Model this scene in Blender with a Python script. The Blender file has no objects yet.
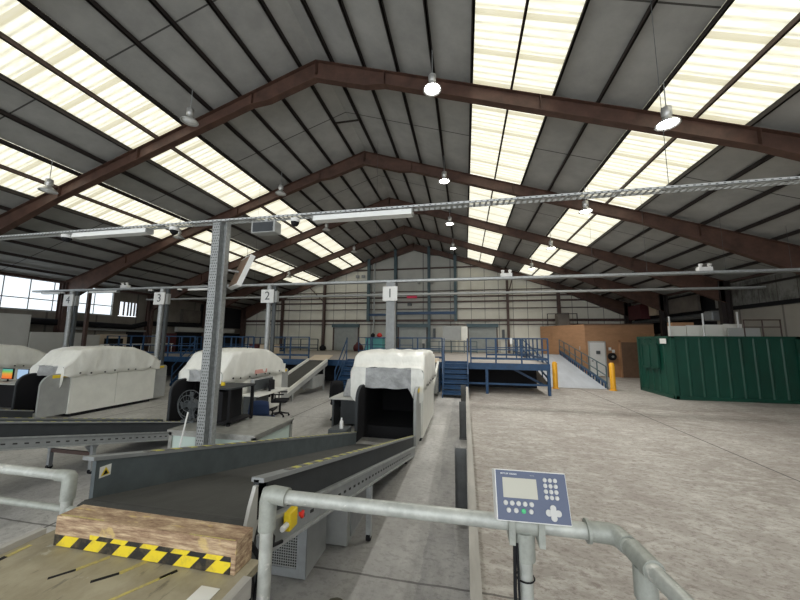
import bpy, bmesh, math, random
from mathutils import Vector, Matrix, noise
random.seed(7)
PI = math.pi
C = bpy.context.scene.collection
sc = bpy.context.scene

# ------------------------------------------------------------------ materials
def mat(name, col, rough=.6, metal=0., var=.0, vscale=6., bump=0., bscale=40., col2=None, stretch=(1,1,1), emit=None, estr=0., spec=None, trans=0., alpha=1.):
    m = bpy.data.materials.new(name); m.use_nodes = True
    nt = m.node_tree; N = nt.nodes; L = nt.links
    b = N['Principled BSDF']
    b.inputs['Roughness'].default_value = rough; b.inputs['Metallic'].default_value = metal
    b.inputs['Base Color'].default_value = (*col, 1)
    if spec is not None: b.inputs['Specular IOR Level'].default_value = spec
    if trans: b.inputs['Transmission Weight'].default_value = trans
    if alpha < 1: b.inputs['Alpha'].default_value = alpha
    if emit: b.inputs['Emission Color'].default_value = (*emit, 1); b.inputs['Emission Strength'].default_value = estr
    if var or bump:
        tc = N.new('ShaderNodeTexCoord'); mp = N.new('ShaderNodeMapping'); mp.inputs['Scale'].default_value = stretch
        L.new(tc.outputs['Object'], mp.inputs['Vector'])
    if var:
        n = N.new('ShaderNodeTexNoise'); n.inputs['Scale'].default_value = vscale; n.inputs['Detail'].default_value = 6; n.inputs['Roughness'].default_value = .65
        L.new(mp.outputs['Vector'], n.inputs['Vector'])
        r = N.new('ShaderNodeValToRGB'); r.color_ramp.elements[0].position = .32; r.color_ramp.elements[1].position = .68
        c2 = col2 if col2 else tuple(c*(1-var) for c in col)
        r.color_ramp.elements[0].color = (*c2, 1); r.color_ramp.elements[1].color = (*col, 1)
        L.new(n.outputs['Fac'], r.inputs['Fac']); L.new(r.outputs['Color'], b.inputs['Base Color'])
    if bump:
        n2 = N.new('ShaderNodeTexNoise'); n2.inputs['Scale'].default_value = bscale; n2.inputs['Detail'].default_value = 3
        L.new(mp.outputs['Vector'], n2.inputs['Vector'])
        bp = N.new('ShaderNodeBump'); bp.inputs['Strength'].default_value = bump; bp.inputs['Distance'].default_value = .02
        L.new(n2.outputs['Fac'], bp.inputs['Height']); L.new(bp.outputs['Normal'], b.inputs['Normal'])
    return m

M = {}
M['rust'] = mat('oxide painted steel', (.115,.058,.04), .6, 0, .5, 2.5)
M['purlin'] = mat('dark purlin steel', (.035,.026,.024), .6, 0, .4, 3)
M['brown'] = mat('brown steel', (.10,.06,.05), .6, 0, .4, 4)
M['teal'] = mat('teal grey steel', (.07,.12,.14), .5, 0, .3, 4)
M['galv'] = mat('galvanised steel', (.46,.48,.48), .45, .35, .3, 12, .1, 30)
M['tray'] = mat('perforated tray steel', (.55,.57,.57), .45, .35, .25, 14)
M['polem'] = mat('dull perforated pole steel', (.36,.375,.37), .5, .25, .35, 20)
M['hole'] = mat('punched slots', (.025,.025,.027), .8)
M['grey'] = mat('grey painted metal', (.30,.315,.32), .5, .1, .2, 8)
M['lgrey'] = mat('light grey panel', (.36,.37,.36), .5, 0, .15, 5)
M['dgrey'] = mat('dark grey metal', (.085,.095,.10), .5, .1, .3, 8)
M['slate'] = mat('slate blue guard', (.12,.145,.155), .5, .1, .28, 5, .05, 20)
M['belt'] = mat('rubber belt', (.065,.065,.06), .75, 0, .3, 7, .1, 60, stretch=(1,.3,1))
M['black'] = mat('black plastic', (.012,.012,.014), .7, spec=.2)
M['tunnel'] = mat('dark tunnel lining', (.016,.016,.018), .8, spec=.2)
M['charcoal'] = mat('charcoal sheet metal', (.045,.05,.055), .6, 0, .2, 4, spec=.3)
M['postgrey'] = mat('mid grey steel post', (.13,.135,.135), .6, 0, .25, 8)
M['cream'] = mat('cream machine panel', (.80,.80,.74), .45, 0, .1, 3)
M['sheet'] = mat('plastic dust sheet', (.90,.90,.84), .32, 0, .14, 3, 1.0, 6, stretch=(1.4,1,.6))
M['film'] = mat('hazy plastic film', (.42,.43,.43), .3, 0, .35, 6, .6, 12)
M['blue'] = mat('blue painted steel', (.012,.06,.15), .45, 0, .35, 5)
M['white'] = mat('white plastic', (.78,.78,.76), .45)
M['bright'] = mat('bright cream board', (.92,.90,.82), .5)
M['offwhite'] = mat('off white board', (.52,.52,.49), .6, 0, .08, 2)
M['whitewash'] = mat('bright white board', (.78,.77,.70), .6, 0, .08, 2)
M['yellow'] = mat('yellow paint', (.85,.62,.02), .5, 0, .15, 6)
M['tapey'] = mat('worn yellow tape', (.62,.52,.12), .6, 0, .5, 60, col2=(.36,.30,.16))
M['amber'] = mat('amber bollard paint', (.85,.42,.02), .45, 0, .12, 6)
M['red'] = mat('red plastic', (.65,.03,.02), .4)
M['pink'] = mat('pink red sign face', (.80,.03,.10), .5)
M['maroon'] = mat('maroon paint', (.10,.018,.022), .6, 0, .3, 4)
M['green'] = mat('green container paint', (.005,.068,.044), .42, 0, .35, 2.2, stretch=(1,1,.4))
M['greensel'] = mat('green rubber key', (.05,.45,.18), .4)
M['ply'] = mat('tan plywood', (.46,.25,.13), .65, 0, .2, 2, stretch=(1,1,3))
M['plyd'] = mat('brown board door', (.20,.12,.075), .65, 0, .25, 5)
M['mint'] = mat('pale mint panel', (.52,.62,.57), .4, 0, .06, 3)
M['steel'] = mat('stainless trim', (.42,.42,.39), .4, .4, .3, 9)
M['teald'] = mat('turquoise plastic', (.10,.38,.38), .5)
M['navy'] = mat('blue seat fabric', (.012,.03,.09), .85)
M['pipe'] = mat('weathered galvanised pipe', (.53,.55,.51), .45, .25, .35, 14, .08, 60)
M['fitting'] = mat('cast pipe fitting', (.40,.42,.38), .5, .25, .25, 25, .1, 90)
M['shutter'] = mat('roller shutter', (.36,.38,.36), .5, .2, .15, 3)
M['brush'] = mat('beige card', (.60,.50,.38), .7)
M['concrete2'] = mat('platform concrete', (.36,.33,.30), .85, 0, .2, 2)
M['keys'] = mat('pale rubber keys', (.52,.52,.50), .4)
M['facenavy'] = mat('slate blue keypad face', (.075,.095,.16), .4)
M['lcd'] = mat('beige liquid crystal screen', (.44,.43,.36), .25)
M['barrier'] = mat('worn pale timber', (.46,.44,.40), .8, 0, .3, 8, .2, 30, stretch=(1,.15,1))
M['glassfix'] = mat('diffuser', (.85,.86,.84), .4)
M['lampoff'] = mat('aluminium lamp dome', (.55,.55,.53), .35, .5)
M['lampglow'] = mat('lit lamp lens', (1,1,1), .4, emit=(1,.98,.95), estr=30)
M['screen'] = mat('lit monitor', (.02,.02,.02), .3, emit=(.45,.65,.9), estr=.8)
M['grimy'] = mat('grimy wall', (.16,.14,.12), .8, 0, .45, 1.2)

def nodes_of(m):
    return m.node_tree.nodes, m.node_tree.links, m.node_tree.nodes['Principled BSDF']
def ramp(N, pts):
    r = N.new('ShaderNodeValToRGB'); e = r.color_ramp.elements
    while len(e) < len(pts): e.new(.5)
    for i, (p, c) in enumerate(pts):
        e[i].position = p; e[i].color = (c[0], c[1], c[2], 1)
    return r
def mixc(N, L, a, b, fac, mode='MIX'):
    x = N.new('ShaderNodeMix'); x.data_type = 'RGBA'; x.blend_type = mode
    for s, v in ((6, a), (7, b), (0, fac)):
        if hasattr(v, 'is_output') or hasattr(v, 'links'): L.new(v, x.inputs[s])
        elif isinstance(v, tuple): x.inputs[s].default_value = (*v, 1)
        else: x.inputs[s].default_value = v
    return x.outputs[2]
def math_(N, L, op, a, b=None):
    x = N.new('ShaderNodeMath'); x.operation = op
    for i, v in enumerate((a, b)):
        if v is None: continue
        if hasattr(v, 'links'): L.new(v, x.inputs[i])
        else: x.inputs[i].default_value = v
    return x.outputs[0]
def noise_(N, L, vec, scale, detail=6, rough=.65, stretch=(1,1,1), rot=0):
    mp = N.new('ShaderNodeMapping'); mp.inputs['Scale'].default_value = stretch; mp.inputs['Rotation'].default_value = (0,0,rot)
    L.new(vec, mp.inputs['Vector'])
    n = N.new('ShaderNodeTexNoise'); n.inputs['Scale'].default_value = scale; n.inputs['Detail'].default_value = detail; n.inputs['Roughness'].default_value = rough
    L.new(mp.outputs['Vector'], n.inputs['Vector']); return n.outputs['Fac']
def line_mask(N, L, coord, pos, w):   # 1 on the line
    return math_(N, L, 'LESS_THAN', math_(N, L, 'ABSOLUTE', math_(N, L, 'SUBTRACT', coord, pos)), w)

# concrete, brushed right half
def concrete(name, a, b, c, d, st, rough, joints_y, joints_x, wheel):
    m = mat(name, a, rough); N, L, B = nodes_of(m)
    tc = N.new('ShaderNodeTexCoord'); V = tc.outputs['Object']
    sep = N.new('ShaderNodeSeparateXYZ'); L.new(V, sep.inputs[0])
    n1 = noise_(N, L, V, .5, 5, .6); n2 = noise_(N, L, V, 2.2, 9, .75, st, .6 if wheel else 0); n3 = noise_(N, L, V, 9, 8, .8, (1,1.7,1), .9)
    base = mixc(N, L, ramp_out(N, L, n1, [(.35, a), (.65, b)]), c, ramp_fac(N, L, n2, .47, .66))
    base = mixc(N, L, base, d, math_(N, L, 'MULTIPLY', ramp_fac(N, L, n3, .5, .6), .7))
    n4 = noise_(N, L, V, .32, 6, .7, (1,.6,1), .5)
    base = mixc(N, L, base, (.20,.165,.145) if wheel else (.22,.215,.205), math_(N, L, 'MULTIPLY', ramp_fac(N, L, n4, .48, .62), .45))
    for y in joints_y:
        wob = math_(N, L, 'MULTIPLY', math_(N, L, 'SUBTRACT', noise_(N, L, V, 1.5, 3), .5), .06)
        base = mixc(N, L, base, (.07,.065,.06), math_(N, L, 'MULTIPLY', line_mask(N, L, math_(N, L, 'ADD', sep.outputs['Y'], wob), y, .013), .75))
    for x in joints_x:
        base = mixc(N, L, base, (.09,.085,.08), math_(N, L, 'MULTIPLY', line_mask(N, L, sep.outputs['X'], x, .02), .9))
    if not wheel:
        for x, w, k in ((-.32,.16,.4), (-.95,.2,.15)):
            base = mixc(N, L, base, (.16,.16,.165), math_(N, L, 'MULTIPLY', math_(N, L, 'MULTIPLY', line_mask(N, L, math_(N, L, 'ADD', sep.outputs['X'], math_(N, L, 'MULTIPLY', n2, .3)), x+.15, w), ramp_fac(N, L, noise_(N, L, V, 3, 6, .7, (1,.3,1)), .35, .6)), k))
    L.new(base, B.inputs['Base Color'])
    bp = N.new('ShaderNodeBump'); bp.inputs['Strength'].default_value = .25; bp.inputs['Distance'].default_value = .02
    L.new(n3, bp.inputs['Height']); L.new(bp.outputs['Normal'], B.inputs['Normal'])
    return m
def ramp_out(N, L, f, pts):
    r = ramp(N, pts); L.new(f, r.inputs['Fac']); return r.outputs['Color']
def ramp_fac(N, L, f, lo, hi):
    r = ramp(N, [(lo, (0,0,0)), (hi, (1,1,1))]); L.new(f, r.inputs['Fac']); return r.outputs['Color']
M['floorL'] = concrete('smooth concrete', (.40,.39,.37), (.52,.51,.485), (.33,.32,.30), (.26,.25,.235), (1,.35,1), .6, [3.45, 9.5, 15.5, 21.5], [-5.2, -10.6, -16], False)
M['floorR'] = concrete('brushed concrete', (.31,.285,.255), (.41,.385,.35), (.54,.52,.48), (.19,.155,.135), (1,2.2,1), .8, [3.45, 12.6], [5.6], True)

# roof liner: grey sheets with a seam across each bay
def liner():
    m = mat('grey roof liner', (.25,.25,.24), .6); N, L, B = nodes_of(m)
    tc = N.new('ShaderNodeTexCoord'); V = tc.outputs['Object']; sep = N.new('ShaderNodeSeparateXYZ'); L.new(V, sep.inputs[0])
    n = noise_(N, L, V, 1.2, 6)
    base = ramp_out(N, L, n, [(.35, (.33,.33,.315)), (.65, (.42,.42,.40))])
    ph = math_(N, L, 'ABSOLUTE', math_(N, L, 'SUBTRACT', math_(N, L, 'FRACT', math_(N, L, 'DIVIDE', math_(N, L, 'ADD', sep.outputs['Y'], 1.5), 5.)), .5))
    base = mixc(N, L, base, (.06,.06,.055), math_(N, L, 'LESS_THAN', ph, .004))
    L.new(base, B.inputs['Base Color']); return m
M['liner'] = liner()
# translucent rooflight sheets: lit by the sky, corrugation and lap joints run down the slope
def rooflight():
    m = bpy.data.materials.new('rooflight sheet'); m.use_nodes = True
    N, L = m.node_tree.nodes, m.node_tree.links; B = N['Principled BSDF']
    tc = N.new('ShaderNodeTexCoord'); V = tc.outputs['Object']; sep = N.new('ShaderNodeSeparateXYZ'); L.new(V, sep.inputs[0])
    y = sep.outputs['Y']
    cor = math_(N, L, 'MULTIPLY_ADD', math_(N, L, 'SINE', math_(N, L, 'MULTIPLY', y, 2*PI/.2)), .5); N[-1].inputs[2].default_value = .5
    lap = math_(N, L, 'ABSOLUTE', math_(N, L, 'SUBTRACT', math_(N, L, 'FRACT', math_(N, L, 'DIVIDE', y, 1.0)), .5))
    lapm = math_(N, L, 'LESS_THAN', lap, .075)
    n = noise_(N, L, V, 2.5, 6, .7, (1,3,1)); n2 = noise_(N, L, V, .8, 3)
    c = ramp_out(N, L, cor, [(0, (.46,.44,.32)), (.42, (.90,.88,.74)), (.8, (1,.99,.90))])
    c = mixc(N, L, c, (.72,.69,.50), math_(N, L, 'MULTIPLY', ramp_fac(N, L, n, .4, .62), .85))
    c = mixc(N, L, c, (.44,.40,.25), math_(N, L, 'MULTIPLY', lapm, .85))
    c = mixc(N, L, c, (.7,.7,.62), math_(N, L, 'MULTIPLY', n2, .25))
    L.new(c, B.inputs['Emission Color']); B.inputs['Emission Strength'].default_value = SKYL
    B.inputs['Base Color'].default_value = (.6,.58,.5,1); B.inputs['Roughness'].default_value = .6
    return m
SKYL = 1.25
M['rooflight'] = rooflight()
M['wallglass'] = mat('frosted daylight glazing', (.5,.55,.6), .4, emit=(.86,.94,1), estr=1.25, var=0)

# back wall cladding: cream sheets with vertical laps
def cladding(name, a, b, joint, period, axis='X', stain=0, sc_=.6):
    m = mat(name, a, .6); N, L, B = nodes_of(m)
    tc = N.new('ShaderNodeTexCoord'); V = tc.outputs['Object']; sep = N.new('ShaderNodeSeparateXYZ'); L.new(V, sep.inputs[0])
    base = ramp_out(N, L, noise_(N, L, V, sc_, 6), [(.35, a), (.65, b)])
    ph = math_(N, L, 'ABSOLUTE', math_(N, L, 'SUBTRACT', math_(N, L, 'FRACT', math_(N, L, 'DIVIDE', sep.outputs[axis], period)), .5))
    base = mixc(N, L, base, joint, math_(N, L, 'LESS_THAN', ph, .02))
    if stain:
        base = mixc(N, L, base, (.05,.045,.035), math_(N, L, 'MULTIPLY', ramp_fac(N, L, noise_(N, L, V, 1.1, 8, .75, (1,1.6,.7), .3), .45, .6), stain))
    L.new(base, B.inputs['Base Color']); return m
M['clad'] = cladding('cream cladding', (.66,.64,.55), (.76,.74,.65), (.25,.23,.20), 1.15)
M['cladc'] = cladding('grey centre cladding', (.46,.46,.42), (.54,.54,.49), (.2,.2,.19), 2.4)
M['cladR'] = cladding('stained pale cladding', (.20,.20,.185), (.28,.28,.26), (.10,.09,.08), .9, 'Y', .85)
M['cladRl'] = cladding('pale lower cladding', (.36,.33,.28), (.42,.39,.34), (.2,.18,.16), 2.2, 'Y')
M['cladL'] = cladding('dun wall panels', (.19,.17,.145), (.24,.22,.19), (.11,.10,.09), 2.4, 'Y', .2)

# hazard stripes, diagonal, in object space
def hazard(name, ax, period, w=.5, skew=1.2, light=(.85,.66,.03), dark=(.02,.02,.02)):
    m = mat(name, light, .5); N, L, B = nodes_of(m)
    tc = N.new('ShaderNodeTexCoord'); V = tc.outputs['Object']; sep = N.new('ShaderNodeSeparateXYZ'); L.new(V, sep.inputs[0])
    s = math_(N, L, 'ADD', sep.outputs[ax], math_(N, L, 'MULTIPLY', sep.outputs['Z'], skew))
    if period == .1551: s = math_(N, L, 'ADD', s, .06)
    f = math_(N, L, 'LESS_THAN', math_(N, L, 'FRACT', math_(N, L, 'DIVIDE', s, period)), w)
    g = math_(N, L, 'MULTIPLY', ramp_fac(N, L, noise_(N, L, tc.outputs['Object'], 18, 6, .7), .5, .7), .45)
    L.new(mixc(N, L, mixc(N, L, dark, light, f), (.25,.19,.09), g), B.inputs['Base Color']); return m
M['hazY'] = hazard('yellow black tape along rail', 'Y', .17, .45, 0, (.60,.58,.12), (.14,.14,.135))
M['hazX2'] = hazard('second layer of hazard tape', 'X', .1551, .5, -1.0)
M['hazX'] = hazard('yellow black hazard tape', 'X', .155, .52, -1.0)
# timber of the sill
def osb():
    m = mat('chipboard timber', (.42,.27,.16), .75); N, L, B = nodes_of(m)
    tc = N.new('ShaderNodeTexCoord'); V = tc.outputs['Object']
    n1 = noise_(N, L, V, 30, 8, .75, (.25,1,2.2)); n2 = noise_(N, L, V, 9, 4, .6, (1,3,1))
    c = ramp_out(N, L, n1, [(.35, (.18,.10,.06)), (.5, (.38,.26,.16)), (.64, (.64,.50,.32))])
    c = mixc(N, L, c, (.66,.50,.18), math_(N, L, 'MULTIPLY', ramp_fac(N, L, n2, .60, .66), .6))
    L.new(c, B.inputs['Base Color']); return m
M['osb'] = osb()
def tabletop():
    m = mat('worn plywood bench top', (.40,.36,.25), .7); N, L, B = nodes_of(m)
    tc = N.new('ShaderNodeTexCoord'); V = tc.outputs['Object']
    n1 = noise_(N, L, V, 4, 8, .7, (1,.7,1)); n2 = noise_(N, L, V, 20, 6, .7, (1.5,.4,1), -.5); n3 = noise_(N, L, V, 7, 5, .7)
    c = ramp_out(N, L, n1, [(.35, (.25,.215,.14)), (.65, (.40,.36,.255))])
    c = mixc(N, L, c, (.11,.10,.075), math_(N, L, 'MULTIPLY', ramp_fac(N, L, n2, .60, .68), .6))
    c = mixc(N, L, c, (.62,.60,.52), math_(N, L, 'MULTIPLY', ramp_fac(N, L, n3, .64, .70), .5))
    L.new(c, B.inputs['Base Color']); return m
M['table'] = tabletop()
def worn_pipe():
    m = M['pipe']; N, L, B = nodes_of(m)
    old = B.inputs['Base Color'].links[0].from_socket
    tc = N.new('ShaderNodeTexCoord'); V = tc.outputs['Object']
    f = math_(N, L, 'MULTIPLY', ramp_fac(N, L, noise_(N, L, V, 9, 6, .7, (1,2,2)), .60, .64), .7)
    L.new(mixc(N, L, old, (.72,.71,.66), f), B.inputs['Base Color'])
worn_pipe()
def thermal():
    m = bpy.data.materials.new('lit orange green monitor'); m.use_nodes = True
    N, L = m.node_tree.nodes, m.node_tree.links; B = N['Principled BSDF']
    tc = N.new('ShaderNodeTexCoord'); sep = N.new('ShaderNodeSeparateXYZ'); L.new(tc.outputs['Generated'], sep.inputs[0])
    L.new(ramp_out(N, L, sep.outputs['Z'], [(0, (.8,.12,.02)), (.45, (.75,.30,.03)), (.75, (.15,.5,.1)), (1, (.08,.35,.4))]), B.inputs['Emission Color'])
    B.inputs['Emission Strength'].default_value = 1; B.inputs['Base Color'].default_value = (.02,.02,.02,1); return m
M['thermal'] = thermal()

# ------------------------------------------------------------------ mesh builder
class MB:
    def __init__(s): s.v = []; s.f = []; s.smooth = []
    def add(s, vs, fs, sm=False):
        o = len(s.v); s.v += [tuple(v) for v in vs]
        for f in fs: s.f.append(tuple(i+o for i in f)); s.smooth.append(sm)
        return s
    def box(s, x0, x1, y0, y1, z0, z1):
        return s.hexa([(x0,y0,z0),(x1,y0,z0),(x1,y1,z0),(x0,y1,z0)], [(x0,y0,z1),(x1,y0,z1),(x1,y1,z1),(x0,y1,z1)])
    def hexa(s, lo, hi):
        return s.add(list(lo)+list(hi), [(3,2,1,0),(4,5,6,7),(0,1,5,4),(1,2,6,5),(2,3,7,6),(3,0,4,7)])
    def prism(s, poly, axis, a, b):  # poly in the two other axes, CCW; axis 0,1,2
        n = len(poly)
        def P(p, t):
            q = list(p); q.insert(axis, t); return tuple(q)
        vs = [P(p, a) for p in poly]+[P(p, b) for p in poly]
        fs = [tuple(range(n))[::-1], tuple(range(n, 2*n))]+[(i, (i+1) % n, n+(i+1) % n, n+i) for i in range(n)]
        return s.add(vs, fs)
    def tube(s, pts, r, n=12, cap=True):
        pts = [Vector(p) for p in pts]; rings = []; up = None
        for i, p in enumerate(pts):
            d = ((pts[min(i+1, len(pts)-1)]-p).normalized()+(p-pts[max(i-1, 0)]).normalized())
            if d.length < 1e-6: d = Vector((0,0,1))
            d.normalize()
            if up is None:
                up = Vector((0,0,1)) if abs(d.z) < .9 else Vector((1,0,0))
            a = d.cross(up).normalized(); b = a.cross(d).normalized(); up = b
            rr = r[i] if isinstance(r, (list, tuple)) else r
            rings.append([p+(a*math.cos(2*PI*k/n)+b*math.sin(2*PI*k/n))*rr for k in range(n)])
        vs = [v for g in rings for v in g]; fs = []
        for i in range(len(rings)-1):
            for k in range(n): fs.append((i*n+k, (i+1)*n+k, (i+1)*n+(k+1) % n, i*n+(k+1) % n))
        s.add(vs, fs, True)
        if cap:
            s.add(rings[0], [tuple(range(n))]); s.add(rings[-1], [tuple(range(n))[::-1]])
        return s
    def beam(s, a, b, w, h):  # rectangular bar a->b, h measured vertically
        a, b = Vector(a), Vector(b); d = (b-a).normalized()
        side = d.cross(Vector((0,0,1)))
        if side.length < 1e-4: side = Vector((1,0,0))
        side.normalize(); up = side.cross(d).normalized()
        q = [-side*w/2-up*h/2, side*w/2-up*h/2, side*w/2+up*h/2, -side*w/2+up*h/2]
        vs = [a+k for k in q]+[b+k for k in q]
        return s.add(vs, [(0,1,2,3),(7,6,5,4),(0,4,5,1),(1,5,6,2),(2,6,7,3),(3,7,4,0)])
    def disc(s, c, r, axis, t, n=20):
        c = Vector(c); d = Vector((0,0,0)); d[axis] = t/2
        return s.tube([c-d, c+d], r, n)
    def lathe(s, c, prof, n=24):
        vs = []; fs = []
        for r, z in prof:
            for k in range(n): vs.append((c[0]+r*math.cos(2*PI*k/n), c[1]+r*math.sin(2*PI*k/n), c[2]+z))
        for i in range(len(prof)-1):
            for k in range(n): fs.append((i*n+k, i*n+(k+1) % n, (i+1)*n+(k+1) % n, (i+1)*n+k))
        return s.add(vs, fs, True)
    def xf(s, mtx):
        s.v = [tuple(mtx @ Vector(v)) for v in s.v]; return s
    def build(s, name, m, parent=None, bevel=0):
        me = bpy.data.meshes.new(name)
        loc = Vector((0,0,0))
        me.from_pydata(s.v, [], s.f); me.materials.append(M[m] if isinstance(m, str) else m)
        me.polygons.foreach_set('use_smooth', s.smooth)
        bm = bmesh.new(); bm.from_mesh(me); bmesh.ops.recalc_face_normals(bm, faces=bm.faces); bm.to_mesh(me); bm.free()
        o = bpy.data.objects.new(name, me); C.objects.link(o)
        if parent: o.parent = parent; o.matrix_parent_inverse = Matrix.Translation(-parent.location) if parent.type == 'EMPTY' and parent.parent is None else Matrix()
        if bevel:
            b = o.modifiers.new('bevel', 'BEVEL'); b.width = bevel; b.segments = 2; b.limit_method = 'ANGLE'
        return o
def pattern(o, mb, m):   # surface pattern in a second material of the same mesh
    me = o.data; bm = bmesh.new(); bm.from_mesh(me); me.materials.append(M[m] if isinstance(m, str) else m); k = len(me.materials)-1
    vs = [bm.verts.new(v) for v in mb.v]
    for f in mb.f: bm.faces.new([vs[i] for i in f]).material_index = k
    bm.to_mesh(me); bm.free()
def tag(o, label=None, cat=None, group=None, kind=None):
    if label: o['label'] = label
    if cat: o['category'] = cat
    if group: o['group'] = group
    if kind: o['kind'] = kind
    return o
def thing(name, loc, label, cat, group=None):
    o = bpy.data.objects.new(name, None); C.objects.link(o); o.location = loc; o.empty_display_size = .2
    return tag(o, label, cat, group)
def struct(name, mb, m, parent=None, label=None):
    o = mb.build(name, m, parent)
    if not parent: o['kind'] = 'structure'
    if label: o['label'] = label
    return o
def box(*a): return MB().box(*a)
def copy_tree(o, parent=None):
    c = o.copy(); C.objects.link(c)
    if parent: c.parent = parent
    for ch in list(o.children): copy_tree(ch, c)
    return c
def text(s, size, mtx, name, m, parent, depth=.002):
    cu = bpy.data.curves.new(name, 'FONT'); cu.body = s; cu.size = size; cu.extrude = depth; cu.align_x = 'CENTER'; cu.align_y = 'CENTER'
    t = bpy.data.objects.new(name+'_curve', cu); C.objects.link(t)
    dg = bpy.context.evaluated_depsgraph_get(); me = bpy.data.meshes.new_from_object(t.evaluated_get(dg)); me.transform(mtx)
    bpy.data.objects.remove(t); me.materials.clear(); me.materials.append(M[m])
    o = bpy.data.objects.new(name, me); C.objects.link(o); o.parent = parent
    if parent.parent is None and parent.type == 'EMPTY': o.matrix_parent_inverse = Matrix.Translation(-parent.location)
    return o
def facing_front(x, y, z):   # text in the XZ plane read from -Y
    return Matrix.Translation((x, y, z)) @ Matrix.Rotation(PI/2, 4, 'X')

# ------------------------------------------------------------------ building shell
XR = -4.43; SL = .335; XL, XRT = -21.9, 13.2; YB, YF = 28.5, -9.
def rz(x): return 11.03 - SL*abs(x-XR)
FR = [-1.5, 3.5, 8.5, 13.5, 18.5, 23.5, 28.2]
dP = lambda k: .53+1.05*k
# floor
fl = MB().add([(XL,YF,0),(.03,YF,0),(.03,YB,0),(XL,YB,0),(.03,YF,0),(XRT,YF,0),(XRT,YB,0),(.03,YB,0)], [(0,1,2,3),(4,5,6,7)])
fo = struct('floor', fl, 'floorL'); fo.data.materials.append(M['floorR']); fo.data.polygons[1].material_index = 1
for p in fo.data.polygons:
    if p.normal.z < 0: p.flip()
# roof: opaque strips between the rooflights; ceiling slab .04 thick
def strip(s, d0, d1, y0, y1, t=.03, lift=.155):
    m = MB(); x0, x1 = XR+s*d0, XR+s*d1; z0, z1 = 11.03+lift-SL*d0, 11.03+lift-SL*d1
    return m.hexa([(x0,y0,z0),(x1,y0,z1),(x1,y1,z1),(x0,y1,z0)], [(x0,y0,z0+t),(x1,y0,z1+t),(x1,y1,z1+t),(x0,y1,z0+t)])
ceil = MB(); wn = 1
for s in (1, -1):
    for a, b in ((0, dP(4)), (dP(6), dP(8)), (dP(10), 17.62)):
        m_ = strip(s, a, b, YF, YB+.1); ceil.add(m_.v, m_.f)
struct('ceiling', ceil, 'liner')
for s in (1, -1):
    for a, b in ((dP(4), dP(6)), (dP(8), dP(10))):
        m_ = strip(s, a, b, YF, YB-.15, .012, .16)
        m2 = strip(s, a, b, YB-.15, YB+.1)
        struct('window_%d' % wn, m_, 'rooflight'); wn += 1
        struct('trim_%d' % (wn+20), m2, 'liner')
# rafters and columns
ord_ = ['the frame over the photographer', 'the frame just overhead', 'nearest frame in view', 'second frame in view', 'third frame in view', 'fourth frame in view', 'last frame, against the back wall']
for i, y in enumerate(FR):
    if y < 3: continue
    fr = thing('portal_frame', (XR, y, 0), 'red-brown steel portal frame spanning the roof, '+ord_[i], 'roof frame', 'steel portal frames')
    for s in (-1, 1):
        hd = 9.8 if s < 0 else 11.2
        ds = [0, 1.6, 2.2, hd, 13, 16.95]; dep = [.62, .6, .45, .45, .66 if s < 0 else .62, 1.22 if s < 0 else 1.1]
        top = [(XR+s*d, rz(XR+s*d)) for d in ds]; bot = [(XR+s*d, rz(XR+s*d)-dd) for d, dd in zip(ds, dep)]
        w = MB().prism(top+bot[::-1], 1, y-.008, y+.008)
        for k in range(len(ds)-1):
            for e, q in ((0, top), (1, bot)):
                (xa, za), (xb, zb) = q[k], q[k+1]; t = .016*(1 if e else -1)
                w.hexa([(xa,y-.11,za),(xb,y-.11,zb),(xb,y+.11,zb),(xa,y+.11,za)], [(xa,y-.11,za+t),(xb,y-.11,zb+t),(xb,y+.11,zb+t),(xa,y+.11,za+t)])
        for d in (0.02, 2.2, 6.5, hd, 13):
            x = XR+s*d; w.box(x-.008, x+.008, y-.1, y+.1, rz(x)-.44, rz(x)-.02)
        w.build('rafter', 'rust', fr)
        xc = XR+s*16.95; zt = rz(xc)
        c = MB().box(xc-.01, xc+.01, y-.1, y+.1, 0, zt); 
        c.box(xc-.25, xc-.23, y-.1, y+.1, 0, zt).box(xc+.2, xc+.22, y-.1, y+.1, 0, zt).box(xc-.23, xc+.2, y-.008, y+.008, 0, zt)
        c.build('column', 'purlin' if s > 0 else 'brown', fr)  # right columns coloured darker to stand for the unlit shade there
# purlins (Z sections)
nth = ['first','second','third','fourth','fifth','sixth','seventh','eighth','ninth','tenth','eleventh','twelfth','thirteenth','fourteenth','fifteenth','sixteenth']
for s in (-1, 1):
    for k in range(16):
        d = dP(k); x = XR+s*d; z = rz(x)+.002
        m_ = MB().box(x-.02, x+.02, YF, YB, z, z+.12).box(x-.045, x+.02, YF, YB, z, z+.01).box(x-.02, x+.04, YF, YB, z+.11, z+.12)
        edge = ' beside a rooflight' if k in (4, 6, 8, 10) else ''
        mt = 'purlin' if k not in (5, 9) else 'brown'
        tag(m_.build('purlin', mt), 'dark steel purlin%s, %s down from the ridge on the %s slope' % (edge, nth[k], 'left' if s < 0 else 'right'), 'purlin', 'roof purlins')
tag(MB().beam((XR-.5, 11.2, rz(XR)-.1), (XR+.55, 11.2, rz(XR)-.1), .05, .05).build('ridge_tie', 'purlin'), 'short dark tie bar across the ridge between the first two frames', 'tie bar')
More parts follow.
